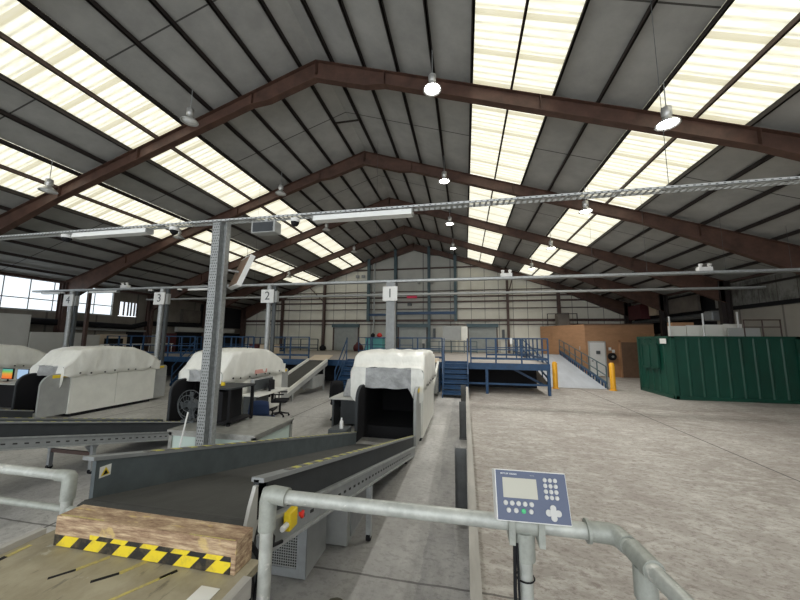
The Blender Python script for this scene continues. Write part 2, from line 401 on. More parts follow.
# walls
def gable(x0, x1, z0, y0, y1):
    pts = [(x0, z0), (x1, z0), (x1, rz(x1)+.2)]
    if x0 < XR < x1: pts.append((XR, rz(XR)+.2))
    pts.append((x0, rz(x0)+.2)); return MB().prism(pts, 1, y0, y1)
struct('wall_back', gable(XL, -8.75, 0, YB, YB+.1), 'clad')
struct('wall_back_centre', gable(-8.75, -.8, 0, YB, YB+.1), 'cladc')
struct('wall_back_right', gable(-.8, XRT, 0, YB, YB+.1), 'clad')
L_ = MB().box(XL-.1, XL, YF, YB, 0, 3.75).box(XL-.1, XL, 16.45, 16.8, 3.75, 5.4).box(XL-.1, XL, 18.05, YB, 3.75, 5.4).box(XL-.1, XL, YF, YB, 5.32, 5.6).box(XL-.1, XL, 16.8, 18.05, 4.68, 5.32)
struct('wall_left', L_, 'cladL')
struct('wall_right', box(XRT, XRT+.1, YF, YB, 0, 4.05), 'cladRl')
struct('wall_right_upper', box(XRT, XRT+.1, YF, YB, 4.05, 5.6), 'cladR')
w5 = struct('window_5', box(XL-.08, XL-.06, YF, 16.45, 3.75, 5.32), 'wallglass')
mu = MB()
for k in range(25): y = 16.4-k*1.0; mu.box(XL-.06, XL-.03, y-.02, y+.02, 3.75, 5.32)
mu.box(XL-.06, XL, YF, 16.45, 4.3, 4.35).box(XL-.06, XL+.03, YF, 16.45, 3.7, 3.78)
mu.build('glazing_bar', 'galv', w5)
for xx, w_ in ((-21.6,'left'), (12.85,'right')):
    tag(MB().box(xx-.12, xx+.12, YF, 28.0, 5.28, 5.34).box(xx-.015, xx+.015, YF, 28.0, 5.34, 5.5).build('eave_beam', 'brown'), 'brown steel eave beam along the %s wall' % w_, 'beam')
w6 = struct('window_6', box(XL-.08, XL-.06, 16.8, 18.05, 3.78, 4.68), 'wallglass')
m_ = MB()
for y in (16.83, 17.15, 17.42, 17.62, 17.84, 18.02): m_.box(XL-.06, XL+.01, y-.035, y+.035, 3.78, 4.68)
m_.build('glazing_bar', 'brown', w6)
# rails / girts on the walls
for z, t, m in ((8.75,.12,'brown'), (7.75,.07,'teal'), (6.67,.06,'brown'), (6.13,.12,'brown'), (5.69,.13,'brown'), (5.07,.07,'brown'), (4.05,.2,'brown'), (3.7,.08,'brown')):
    d = min(17.3, (11.03-z)/SL-.1); x0, x1 = max(XL, XR-d), min(XRT, XR+d)
    tag(MB().box(x0, x1, YB-.16, YB-.02, z-t/2, z+t/2).build('wall_girt', m), '%s horizontal steel girt across the back wall about %.1f m above the floor' % ('teal' if m == 'teal' else 'brown', z), 'girt', 'back wall girts')
for x, w, m, zb, who in ((-17.2,.2,'brown',0,'far left on the cream cladding'), (-12.9,.2,'brown',0,'left of the left roller shutter'), (-8.6,.26,'teal',4,'left edge of the grey centre bay'), (-6.1,.24,'teal',0,'behind the lane one sign'), (-3.05,.24,'teal',0,'right of the middle roller shutter'), (-.75,.26,'teal',4,'right edge of the grey centre bay'), (3.56,.18,'brown',0,'right of the right roller shutter'), (7.55,.2,'brown',0,'behind the plywood room')):
    tag(MB().box(x-w/2, x+w/2, YB-.42, YB-.4, zb, rz(x)+.1).box(x-w/2, x+w/2, YB-.2, YB-.18, zb, rz(x)+.1).box(x-.02, x+.02, YB-.4, YB-.2, zb, rz(x)+.1).build('wall_column', m), ('teal grey' if m == 'teal' else 'brown')+' steel gable column, '+who, 'column', 'back wall columns')
tag(MB().box(-12.9, -12.84, YB-.5, YB-.45, 5.6, 5.65).beam((-14.6, YB-.5, 7.4), (-12.9, YB-.5, 5.8), .08, .08).build('wall_brace', 'brown'), 'brown diagonal brace at left of back wall', 'brace')
tag(MB().beam((4.1, YB-.5, 8.0), (3.6, YB-.5, 6.2), .08, .08).build('wall_brace', 'brown'), 'brown diagonal brace at right of back wall', 'brace')
tag(MB().box(-6.0, -.75, YB-.6, YB-.44, 4.55, 4.8).build('blue_beam', 'blue'), 'blue horizontal beam above the middle roller shutter', 'beam')
tag(MB().box(-8.5, -6.2, YB-.6, YB-.5, 4.45, 4.65).build('blue_beam', 'blue'), 'short blue horizontal beam left of the lane one sign', 'beam')
tag(MB().tube([(-8.0, YB-.5, 1.35), (-8.0, YB-.5, 9.3)], .07).build('wall_pipe', 'galv'), 'pale vertical pipe on back wall beside teal column', 'pipe')
# roller doors
dn = 1
DK = 1.35
for x0, x1, who in ((-11.9,-9.6,'left'), (-5.75,-3.3,'middle'), (.3,2.6,'right')):
    d = struct('door_%d' % dn, box(x0, x1, YB-.12, YB-.03, DK, 3.6), 'shutter'); dn += 1
    q = MB()
    for k in range(22): q.box(x0, x1, YB-.135, YB-.12, DK+.1*k+.01, DK+.1*k+.06)
    pattern(d, q, 'shutter'); MB().box(x0-.1, x0, YB-.2, YB-.03, DK, 3.7).box(x1, x1+.1, YB-.2, YB-.03, DK, 3.7).build('guide_rail', 'brown', d); box(x0-.15, x1+.15, YB-.4, YB-.05, 3.45, 3.75).build('roller_box', 'teal', d)
tag(box(-5.0, -4.1, YB-.5, YB-.47, 6.0, 6.35).build('wall_sign', 'pink'), 'small pink red sign on grey centre bay of back wall', 'sign')
for i, x in enumerate((-9.9, -9.35)):
    tag(box(x, x+.3, YB-.22, YB-.05, 8.05, 8.3).build('wall_box', 'grey'), '%s small grey box high on cream back wall' % ('left' if i == 0 else 'right'), 'box', 'small boxes high on the wall')
tag(box(-4.95, -4.6, YB-.5, YB-.25, 5.35, 5.6).build('wall_speaker', 'dgrey'), 'small dark fitting above the middle roller shutter', 'fitting')
for x, w_ in ((-3.9, 'left'), (-2.75, 'right')):
    tag(MB().lathe((x, YB-.7, 7.35), [(0,-.16),(.12,-.1),(.16,0),(.14,.1),(0,.12)]).build('flood_lamp', 'lgrey'), '%s of two round grey lamps high in the centre bay' % w_, 'lamp', 'round lamps on the back wall')

# left wall furniture
tag(box(-20.55, -20.45, 6.5, 11.75, .0, 3.42).build('partition_board', 'offwhite'), 'tall off-white partition board along the left wall', 'board')
tag(box(-20.5, -20.4, 11.8, 13.95, .0, 2.6).build('partition_board', 'offwhite'), 'lower off-white partition board left of the lane four pole', 'board')
tag(box(-20.4, -20.3, 14.1, 14.75, .0, 2.5).build('partition_board', 'offwhite'), 'narrow off-white partition board right of the lane four pole', 'board')
tag(MB().tube([(-21.6,11.5,3.2),(-21.6,17.5,3.05),(-21.6,18.6,3.35),(-21.6,23,3.4)], .17).build('duct', 'black'), 'long black pipe duct running along the left wall', 'duct')
tag(MB().tube([(-21.6,13.7,2.85),(-21.6,19,2.8)], .06).build('wall_pipe', 'galv'), 'thin pale pipe under the black duct on left wall', 'pipe')
tag(MB().beam((-19.75,13.6,5.1), (-19.75,13.6,0), .14, .14).build('drop_post', 'brown'), 'brown square post dropping from second frame near left wall', 'post')
f1 = thing('wall_cabinet', (-21.5,16.3,0), 'white framed dark opening on left wall below the small window', 'cabinet')
box(-21.85,-21.6,15.7,17.3,0,2.55).build('body', 'brush', f1); box(-21.6,-21.57,15.95,17.05,1.4,2.3).build('pane', 'black', f1)
f2 = thing('dark_opening', (-21.5,18,0), 'black doorway on left wall beside white pillar', 'opening')
box(-21.85,-21.7,17.4,18.9,0,2.75).build('recess', 'black', f2)
tag(box(-21.85,-21.6,18.95,19.4,0,2.6).build('pillar', 'offwhite'), 'off-white pillar between the dark opening and the red panel', 'pillar')
tag(box(-21.8,-21.5,19.5,20.9,0,2.7).build('red_panel', 'maroon'), 'dark red panel on left wall behind the lane three pole', 'panel')
tag(box(-21.85,-21.5,21.,27.2,2.85,3.2).build('shelf_rail', 'offwhite'), 'long pale ledge on left wall behind the blue railing', 'ledge')
tag(box(-21.85,-21.55,21.4,23.1,3.6,4.6).build('wall_panel', 'grimy'), 'grimy brown panel above the pale ledge', 'panel')
tag(box(-21.8,-21.5,24.2,25.3,0,2.85).build('pillar', 'offwhite'), 'off-white pillar under the pale ledge', 'pillar')
tag(box(-21.85,-21.7,21.1,24.1,0,2.8).build('dark_opening', 'black'), 'black opening under the pale ledge, left of pillar', 'opening')
tag(box(-21.85,-21.7,25.4,28.3,0,2.8).build('dark_opening', 'black'), 'black opening under the pale ledge, right of pillar', 'opening')
tag(box(-21.85,-21.75,23.3,28.4,3.3,5.2).build('dark_panel', 'tunnel'), 'dark upper panel in far left corner of hall', 'recess')  # flat near-black panel over the upper wall
for i, y in enumerate((14.6, 15.1)):
    tag(box(-20.6,-20.3,y+.1,y+.35,1.2,1.75-.15*i).build('small_box', 'brush'), '%s small beige carton by the white framed opening' % ('taller' if i == 0 else 'shorter'), 'carton', 'cartons near left wall')
t = thing('white_rail', (-20.4,17,0), 'thin white guard rail in front of left wall openings', 'rail')
m_ = MB().tube([(-20.3,14.8,1.95),(-20.3,19.5,1.95)], .03)
m_.build('bar', 'white', t)
for k in range(9): MB().tube([(-20.3,15+.55*k,0),(-20.3,15+.55*k,1.95)], .02, 6).build('post', 'white', t)

# right wall furniture
tag(box(13.0, 13.18, YF, 28.3, 3.95, 4.12).build('wall_girt', 'black'), 'long black rail under stained cladding on right wall', 'girt')
tag(box(13.08, 13.18, YF, 28.3, 4.95, 5.03).build('wall_girt', 'purlin'), 'thin dark rail across the stained cladding on right wall', 'girt')
tag(MB().tube([(12.6,19.5,3.75),(12.6,27.5,3.75)], .14).build('duct', 'dgrey'), 'grey horizontal duct in dark corner beyond the container', 'duct')
tag(box(12.35,12.9,19.2,19.8,3.45,3.95).build('fan_motor', 'grey', bevel=.05), 'grey motor on end of duct beyond container', 'motor')
tag(box(13.185,13.195,20.2,28.4,2.9,5.2).build('dark_panel', 'tunnel'), 'black panel standing for shade in the far right corner of hall', 'recess')  # flat sheet on the wall, shade of this corner put into its colour
tag(box(12.7,12.95,24.7,25.6,4.15,5.1).build('stored_sheet', 'brush'), 'beige sheet material stored high in far right corner', 'sheet')
tag(box(12.3,12.9,25.9,27.6,3.95,5.0).build('stored_crate', 'maroon'), 'red-brown crate stored high in far right corner', 'crate')
tag(MB().box(12.75,12.9,20.8,24.2,4.1,5.0).build('stored_sheet', 'grimy'), 'grimy grey sheets leaning high on the right wall', 'sheet')

# ------------------------------------------------------------------ plywood room, right
rm = thing('plywood_room', (9.5,24.3,0), 'tan plywood office room right of the ramp', 'room')
zt = 3.5
MB().hexa([(8.02,24.2,0),(12.2,24.2,0),(12.2,28.05,0),(6.0,28.05,0)], [(8.02,24.2,zt),(12.2,24.2,zt),(12.2,28.05,zt),(6.0,28.05,zt)]).build('wall', 'ply', rm)
box(7.98,12.2,24.16,24.2,zt-.06,zt+.03).build('trim', 'plyd', rm)
d_ = box(8.25,9.15,24.1,24.2,.05,2.12+.15).build('door', 'white', rm); box(8.62,8.86,24.06,24.1,1.5,1.72).build('sign', 'dgrey', d_); box(8.32,8.4,24.04,24.1,1.0,1.1).build('handle', 'grey', d_)
MB().box(8.17,8.24,24.1,24.2,0,2.35).box(9.16,9.23,24.1,24.2,0,2.35).box(8.17,9.23,24.1,24.2,2.28,2.36).build('door_frame', 'offwhite', rm)
d_ = box(10.15,11.1,24.08,24.2,.0,2.3).build('door', 'plyd', rm)
MB().box(10.05,10.15,24.06,24.2,0,2.4).box(11.1,11.2,24.06,24.2,0,2.4).box(10.05,11.2,24.06,24.2,2.3,2.4).build('door_frame', 'ply', rm)
MB().box(9.42,9.55,24.1,24.2,1.75,1.95).box(9.62,9.75,24.1,24.2,1.6,1.8).build('notice', 'white', rm)
MB().box(7.84,7.9,24.55,24.6,2.2,2.55).box(7.78,7.86,24.6,24.9,1.75,2.0).build('notice', 'offwhite', rm)
hr = thing('hose_reel', (9.5,24.0,1.4), 'round black hose reel mounted beside the white door of plywood room', 'hose reel')
MB().tube([(9.55,23.95,1.35),(9.55,24.12,1.35)], .24, 24).build('drum', 'black', hr); MB().tube([(9.55,23.9,1.35),(9.55,23.96,1.35)], .07, 12).build('hub', 'lgrey', hr)
tag(box(6.9,7.7,26.2,27,3.5,4.45).build('storage_box', 'grimy'), 'weathered box standing on roof of the plywood room', 'box')
tag(MB().box(6.1,8.2,26.0,26.06,4.35,4.4).box(6.1,6.15,26,26.06,3.5,4.4).box(8.15,8.2,26,26.06,3.5,4.4).build('roof_rail', 'purlin'), 'dark guard rail standing on roof of the plywood room', 'rail')

# ------------------------------------------------------------------ green container
ct = thing('shipping_container', (10.7,17.3,0), 'dark green corrugated steel container with shuttered window at right of hall', 'container')
cx0, cx1, cy0, cy1, ch = 8.5, 12.95, 15.68, 18.36, 2.6
def corr(a0, a1, depth, period):
    pts = []; n = int((a1-a0)/period); p = (a1-a0)/n
    for i in range(n):
        s = a0+i*p; pts += [(s, 0), (s+.1*p, 0), (s+.18*p, depth), (s+.92*p, depth), (s+p, 0)]
    return pts
m_ = MB(); pts = corr(cx0+.1, cx1-.1, .035, .44)
vs = []; fs = []
for i, (a, d) in enumerate(pts): vs += [(a, cy0+d, .12), (a, cy0+d, ch-.08)]
for i in range(len(pts)-1): fs.append((2*i, 2*i+2, 2*i+3, 2*i+1))
m_.add(vs, fs); m_.build('front_wall', 'green', ct)
m_ = MB(); pts = corr(cy0+.1, cy1-.1, .035, .42); vs = []; fs = []
for i, (a, d) in enumerate(pts): vs += [(cx0+d, a, .12), (cx0+d, a, ch-.08)]
for i in range(len(pts)-1): fs.append((2*i, 2*i+2, 2*i+3, 2*i+1))
m_.add(vs, fs); m_.build('end_wall', 'green', ct)
MB().box(cx0+.06, cx1, cy0+.06, cy1, .1, ch-.04).build('body', 'green', ct)
fr_ = MB()
for x in (cx0, cx1-.12):
    for y in (cy0-.03, cy1-.1): fr_.box(x-.03, x+.12, y, y+.13, 0, ch)
fr_.box(cx0, cx1, cy0-.03, cy0+.06, .0, .14).box(cx0, cx1, cy0-.03, cy0+.06, ch-.1, ch).box(cx0-.03, cx0+.06, cy0, cy1, 0, .14).box(cx0-.03, cx0+.06, cy0, cy1, ch-.1, ch)
fr_.build('corner_frame', 'green', ct)
sh = MB().box(cx0-.06, cx0+.0, 16.6, 17.9, 1.2, 2.25).build('window_shutter', 'green', ct)
MB().box(cx0-.09, cx0-.06, 16.57, 17.93, 2.22, 2.3).box(cx0-.09, cx0-.06, 16.57, 16.65, 1.15, 2.3).box(cx0-.09, cx0-.06, 17.22, 17.3, 1.15, 2.3).box(cx0-.09, cx0-.06, 17.85, 17.93, 1.15, 2.3).box(cx0-.09, cx0-.06, 16.57, 17.93, 1.13, 1.2).build('shutter_frame', 'green', sh)
box(cx0-.045, cx0-.03, 15.95, 16.4, 2.28, 2.5).build('name_plate', 'white', ct)
for i in range(4):
    x = 9.65+.76*i
    tag(box(x, x+.73, 17.9, 17.95, 2.62, 3.12+.03*i).build('upright_board', 'bright'), '%s of four bright white boards standing on the green container' % ['leftmost','second from left','third from left','rightmost'][i], 'board', 'white boards on the container')
for i, (x, h) in enumerate(((9.55,3.55), (10.93,3.7), (12.3,3.75))):
    tag(MB().tube([(x,17.6,2.6),(x,17.6,h)], .035, 8).build('roof_post', 'white'), '%s white post standing on the green container roof' % ['leftmost','middle','rightmost'][i], 'post', 'white posts on the container')
gr = thing('roof_railing', (12.4,16.2,2.6), 'brown guard rail frame on right end of green container', 'guard rail')
MB().tube([(11.6,16.3,3.3),(12.9,16.3,3.3)], .022, 8).build('top_rail', 'brown', gr); MB().tube([(11.6,16.3,3.0),(12.9,16.3,3.0)], .018, 8).build('mid_rail', 'brown', gr)
for x in (11.6,12.25,12.88): MB().tube([(x,16.3,2.6),(x,16.3,3.32)], .022, 8).build('post', 'brown', gr)
tag(box(11.7,12.9,17.3,17.36,2.61,3.0).build('grey_board', 'offwhite'), 'dull grey board on right end of green container roof', 'board')
tag(box(10.0,10.9,18.2,18.6,2.61,3.3).build('timber_stack', 'ply'), 'brown timber stack behind the white panels on container', 'timber')

# ------------------------------------------------------------------ mezzanine deck
FY = 15.3
dk = thing('loading_deck', (-4,22,0), 'raised grey loading deck with blue steel edge across the back of hall', 'deck')
MB().box(-21.1, 3.6, FY+.02, YB-.44, DK-.08, DK).prism([(3.6,25.9),(6.9,25.9),(5.85,28.05),(3.6,28.05)], 2, DK-.08, DK).build('deck_floor', 'concrete2', dk)
e = MB()
for x0, x1 in ((-21.1,-14.35), (-13.15,-5.75), (-4.6,-1.0), (.15,3.6)): e.box(x0, x1, FY-.05, FY+.02, DK-.28, DK+.0)
e.box(-21.1, 3.6, FY, FY+.05, DK-.28, DK-.081).box(3.55,3.62,FY,26,DK-.28,DK)
e.build('edge_beam', 'blue', dk)
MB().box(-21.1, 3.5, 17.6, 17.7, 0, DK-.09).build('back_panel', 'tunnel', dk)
for x in (-20,-17,-14.5,-13.0,-11.2,-9.7,-7.9,-5.95,-4.4,-1.2,.94,3.55):
    MB().box(x-.06, x+.06, FY-.02, FY+.1, 0, DK-.08).build('post', 'blue', dk)
MB().box(.15,3.6,FY,FY+.06,.4,.48).box(-4.6,-1,FY,FY+.06,.4,.48).build('cross_beam', 'blue', dk)
MB().beam((1.9,FY+.9,1.2),(3.5,FY+.9,.35),.08,.1).build('brace', 'blue', dk)

def railing(pts, label, hts=(1.1,.6,.2), step=1.5, m='blue', group='blue guard railings', zs=None, r=.025):
    o = thing('guard_railing', pts[0], label, 'railing', group)
    P = [Vector(p) for p in pts]
    for h, nm in zip(hts, ('top_rail','mid_rail','knee_rail')):
        q = MB()
        for a, b in zip(P, P[1:]): q.beam(a+Vector((0,0,h)), b+Vector((0,0,h)), 2*r, 2*r if nm != 'knee_rail' else .09)
        q.build(nm, m, o)
    for i, (a, b) in enumerate(zip(P, P[1:])):
        n = max(1, round((b-a).length/step))
        for k in range(n+1):
            if k == n and i < len(P)-2: continue
            p = a+(b-a)*k/n; MB().box(p.x-r*1.2, p.x+r*1.2, p.y-r*1.2, p.y+r*1.2, p.z, p.z+hts[0]).build('post', m, o)
    return o
railing([(.25,FY,DK),(3.55,FY,DK),(3.55,25.8,DK)], 'blue railing round right front corner of the loading deck', step=1.1)
railing([(-4.5,FY,DK),(-1.05,FY,DK)], 'blue railing on deck edge behind the nearest covered scanner', step=1.1)
railing([(-9.8,FY,DK),(-7.75,FY,DK)], 'blue railing on deck edge left of the tan chute', step=1.)
railing([(-12.9,FY,DK),(-10.9,FY,DK)], 'blue railing on deck edge right of the far left stairs', step=.7)
railing([(-20.5,FY,DK),(-14.5,FY,DK)], 'blue railing on deck edge left of the far left stairs', step=.9)
railing([(-20.8,20.5,DK),(-12.2,20.5,DK)], 'blue railing deep on the far left part of the deck', step=1.0)
railing([(-17.5,26.5,DK),(-12.6,26.5,DK)], 'dark railing by the back wall left of left roller shutter', step=1.6, m='dgrey', r=.03, hts=(1.0,.5,.2))
railing([(-8.2,24.5,DK),(-5.95,24.5,DK)], 'blue railing in front of the turquoise bin on deck', step=1.1, hts=(1.15,.6,.15))
railing([(-4.9,24.5,DK),(-3.9,24.5,DK)], 'short blue railing in front of the middle roller shutter', step=1.)
railing([(-3.,26.,DK),(.9,26.,DK)], 'dark railing by back wall in front of the white board', step=1., m='teal', hts=(.9,.5,.15))
railing([(1.2,19.5,DK),(3.4,19.5,DK)], 'blue cross railing midway back on right part of deck', step=.6)

def stairs(x0, x1, label, rails=True):
    o = thing('steel_stairs', ((x0+x1)/2,13.8,0), label, 'stairs', 'blue steel stairs up to the deck')
    n = 7; run = 1.5/n; rise = DK/n
    for k in range(n-0):
        y = 13.8+run*k; z = rise*(k+1)-.02 if k < n-1 else DK-.05
        MB().box(x0+.04, x1-.04, y, y+run+.03, z-.045, z).box(x0+.04, x1-.04, y+run, y+run+.02, z-.02, z+rise*.55).build('tread', 'blue', o)
    for x in (x0, x1-.04):
        MB().prism([(13.75,0),(13.95,0),(FY+.0,DK-.2),(FY+.0,DK),(FY-.2,DK),(13.75,.14)], 0, x, x+.04).build('stringer', 'blue', o)
        MB().beam((x+.02,13.8,.95),(x+.02,FY-.05,DK+1.05),.04,.04).beam((x+.02,13.8,.5),(x+.02,FY-.05,DK+.55),.03,.03).box(x,x+.04,13.8,13.84,0,.97).box(x,x+.04,FY-.1,FY-.06,DK-.1,DK+1.1).build('handrail', 'blue', o)
    return o
stairs(-.97, .12, 'blue steel stairs right of the nearest covered scanner')
stairs(-5.72, -4.62, 'blue steel stairs between nearest and second covered scanner')
stairs(-14.3, -13.2, 'blue steel stairs behind the gap between second and third scanner')

# ramp
rp = thing('access_ramp', (5.5,17.9,0), 'pale grey vehicle ramp with blue side rail up to the deck', 'ramp')
MB().prism([(17.9,0),(25.9,0),(25.9,DK),(17.9,.02)], 0, 4.25, 6.85).build('slope', 'concrete2', rp)
M['rampm'] = mat('pale ramp surface', (.50,.53,.57), .45, 0, .2, 1.5, stretch=(2,.4,1))
MB().hexa([(4.27,17.95,.03),(6.8,17.95,.03),(6.8,25.88,DK+.004),(4.27,25.88,DK+.004)], [(4.27,17.95,.036),(6.8,17.95,.036),(6.8,25.88,DK+.01),(4.27,25.88,DK+.01)]).build('surface', 'rampm', rp)
q = MB()
for k in range(21):
    y = 18.1+k*.38; z = (y-17.9)*DK/8.; q.box(6.78,6.84,y,y+.06,z,z+.3)
q.beam((6.81,17.95,.3),(6.81,25.9,DK+.28),.07,.09).build('kick_rail', 'blue', rp)
railing([(6.82,17.95,.02),(6.82,25.9,DK)], 'dark blue sloping railing along right side of ramp', hts=(1.1,.65,.3), step=1.15, m='teal', r=.02)
railing([(4.25,18.6,.12),(4.25,25.9,DK)], 'blue sloping railing along left side of ramp', hts=(1.1,.65,.3), step=1.2)
for x, w_ in ((4.4,'left'), (7.0,'right')):
    b = thing('bollard', (x,17.75,0), 'yellow bollard at the %s foot of ramp' % w_, 'bollard', 'yellow bollards at the ramp')
    MB().tube([(x,17.75,.02),(x,17.75,1.25),(x,17.75,1.32)], [.12,.12,.07], 16).build('tube', 'amber', b); MB().tube([(x,17.75,0),(x,17.75,.03)], .17, 16).build('base', 'amber', b)

# things on the deck
bn = thing('turquoise_bin', (-7.1,25.2,DK), 'turquoise bin on deck left of the lane one column', 'bin')
box(-7.8,-6.4,24.9,25.8,DK+.1,DK+1.1).build('tub', 'teald', bn, .03); box(-7.86,-6.34,24.85,25.85,DK+1.1,DK+1.18).build('rim', 'blue', bn); MB().box(-7.7,-7.5,24.9,25.7,DK,DK+.1).box(-6.7,-6.5,24.9,25.7,DK,DK+.1).build('foot', 'black', bn)
def sack(x, y, z, r, m, label):
    q = MB().lathe((x,y,z), [(0,0),(r*.8,.02),(r,r*.5),(r*.85,r*1.1),(r*.4,r*1.5),(r*.3,r*1.7),(0,r*1.75)], 14)
    for i, v in enumerate(q.v):
        n_ = noise.noise(Vector(v)*4)*.06; q.v[i] = (v[0]+n_, v[1]+n_, v[2]+n_*.5 if v[2] > z+.01 else v[2])
    tag(q.build('sack', m), label, 'bag')
sack(-7.3,25.3,DK+1.19,.2,'black','black bag lying on the turquoise bin'); sack(-6.75,25.3,DK+1.19,.2,'red','red bag lying on the turquoise bin')
sack(-9.0,26.8,DK,.45,'maroon','maroon sack on deck right of the left roller shutter'); sack(-12.3,26.8,DK,.3,'black','black sack on deck left of the left roller shutter')
bx = thing('pink_carton', (-16,22,DK), 'pale pink carton on deck above second covered scanner', 'carton'); box(-13.5,-12.4,19.6,20.2,DK+.02,DK+.62).build('box', 'brush', bx)
tag(box(-14.3,-13.6,19.6,20.2,DK+.02,DK+.65).build('maroon_crate', 'maroon'), 'maroon crate on deck beside the pale carton', 'crate')
wb = thing('display_board', (-.7,25.6,DK), 'grey display board on stand in front of back wall', 'board'); box(-1.7,-.3,25.5,25.55,DK+1.0,DK+2.1).build('panel', 'lgrey', wb)
for x in (-1.6,-.4): MB().box(x-.02,x+.02,25.5,25.55,DK,DK+1.).build('leg', 'grey', wb)
wb = thing('notice_board', (.1,25.3,DK), 'small cream notice board beside the grey display board', 'board'); box(-.25,.2,25.3,25.34,DK+1.0,DK+2.05).build('panel', 'whitewash', wb)
MB().box(-.05,0,25.3,25.34,DK,DK+1.).build('leg', 'grey', wb)
ex = thing('fire_extinguisher', (-3.45,27.6,DK), 'white cabinet of fire extinguisher right of middle roller shutter', 'extinguisher'); box(-3.6,-3.3,27.5,27.75,DK,DK+1.05).build('cabinet', 'offwhite', ex); box(-3.55,-3.35,27.45,27.5,DK+.15,DK+.7).build('door', 'dgrey', ex)
tag(box(3.05,3.25,YB-.3,YB-.04,DK+1.2,DK+1.9).build('switch_box', 'dgrey'), 'dark switch box right of the right roller shutter', 'switch box')
tag(box(-2.7,-2.5,YB-.3,YB-.04,DK+1.2,DK+2.).build('switch_box', 'dgrey'), 'dark switch box right of the middle roller shutter', 'switch box')
ps = thing('control_post', (1.5,FY+.1,DK), 'white control box on post of the right deck railing', 'control box'); box(1.97,2.07,FY-.06,FY-.03,DK+.85,DK+1.12).build('box', 'white', ps)

# ------------------------------------------------------------------ scanners and conveyors per lane
LX = [0., -5.3, -10.6, -15.9]
who = ['nearest', 'second', 'third', 'fourth, leftmost']
def roundcorner(y0, y1, z0, z1, r, side, n=8):
    pts = [(y1, z0), (y1, z1)] if side < 0 else [(y0, z1), (y0, z0)]
    cy = y0+r if side < 0 else y1-r
    arc = [(cy-side*-1*r*math.sin(a) if side > 0 else cy-r*math.sin(a), z1-r+r*math.cos(a)) for a in [PI/2*k/n for k in range(n+1)]]
    if side > 0: arc = [(cy+r*math.sin(a), z1-r+r*math.cos(a)) for a in [PI/2*k/n for k in range(n+1)]]
    return ([(y1, z0), (y1, z1)]+arc+[(y0, z0)]) if side < 0 else ([(y0, z0), (y0, z1)]+arc+[(y1, z0)])
def scanner(ox, i):
    o = thing('baggage_scanner', (ox-1.8,9.,0), '%s cream X-ray baggage scanner under a white dust sheet' % who[i].capitalize(), 'scanner', 'covered X-ray scanners')
    x0, x1 = ox-(2.2 if i else 2.65), ox-1.0
    b = MB().box(x1-.1, x1, 7.8, 9.1, .1, 1.32).build('side_panel', 'cream', o); MB().box(x1-.1, x1, 9.11, 10.5, .1, 1.32).build('side_panel', 'cream', o)
    MB().box(x0, x0+.1, 7.8, 10.5, .1, 1.32).build('side_panel', 'cream', o)
    MB().box(x0+.1, x1-.1, 8.1, 10.2, 1.32, 1.72).build('upper_housing', 'charcoal', o)
    MB().box(x0+.1, x0+.22, 7.82, 10.5, .1, 1.32).box(x1-.2, x1-.1, 7.82, 10.5, .1, 1.32).box(x0+.22, x1-.2, 7.85, 10.5, .1, .3).box(x0+.22, x1-.2, 9.6, 9.65, .3, 1.32).build('tunnel', 'tunnel', o)
    MB().box(x0+.05, x1-.05, 7.9, 10.4, 0, .1).build('plinth', 'black', o)
    for xx, mm in ((ox-1.08, 'lgrey'), (ox-(2.4, 2.05, 1.98, 2.05)[i], 'charcoal')):
        s_ = -1 if xx > ox-1.8 else 1
        MB().prism(roundcorner(7.1, 7.8, .12, 1.3, .32, -1), 0, xx-.03, xx+.03).build('entry_wing', mm, o)
        MB().prism(roundcorner(7.12, 7.8, .14, 1.28, .32, -1), 0, xx+s_*.03, xx+s_*.045).build('wing_lining', 'tunnel', o)
    for xx in (x1-.12, x0+.12):
        MB().prism(roundcorner(10.5, 11.05, .1, 1.3, .1, 1), 0, xx-.04, xx+.04).build('exit_wing', 'lgrey', o)
    MB().box(x0+.2, x1-.2, 10.5, 11.05, .1, .34).build('exit_bed', 'belt', o)
    box(ox-1.05, ox-1.045, 7.35, 7.72, 1.18, 1.27).build('label', 'yellow', o)
    box(x1-.06, x1-.05, 10.55, 10.9, 1.2, 1.28).build('label', 'yellow', o)
    return o
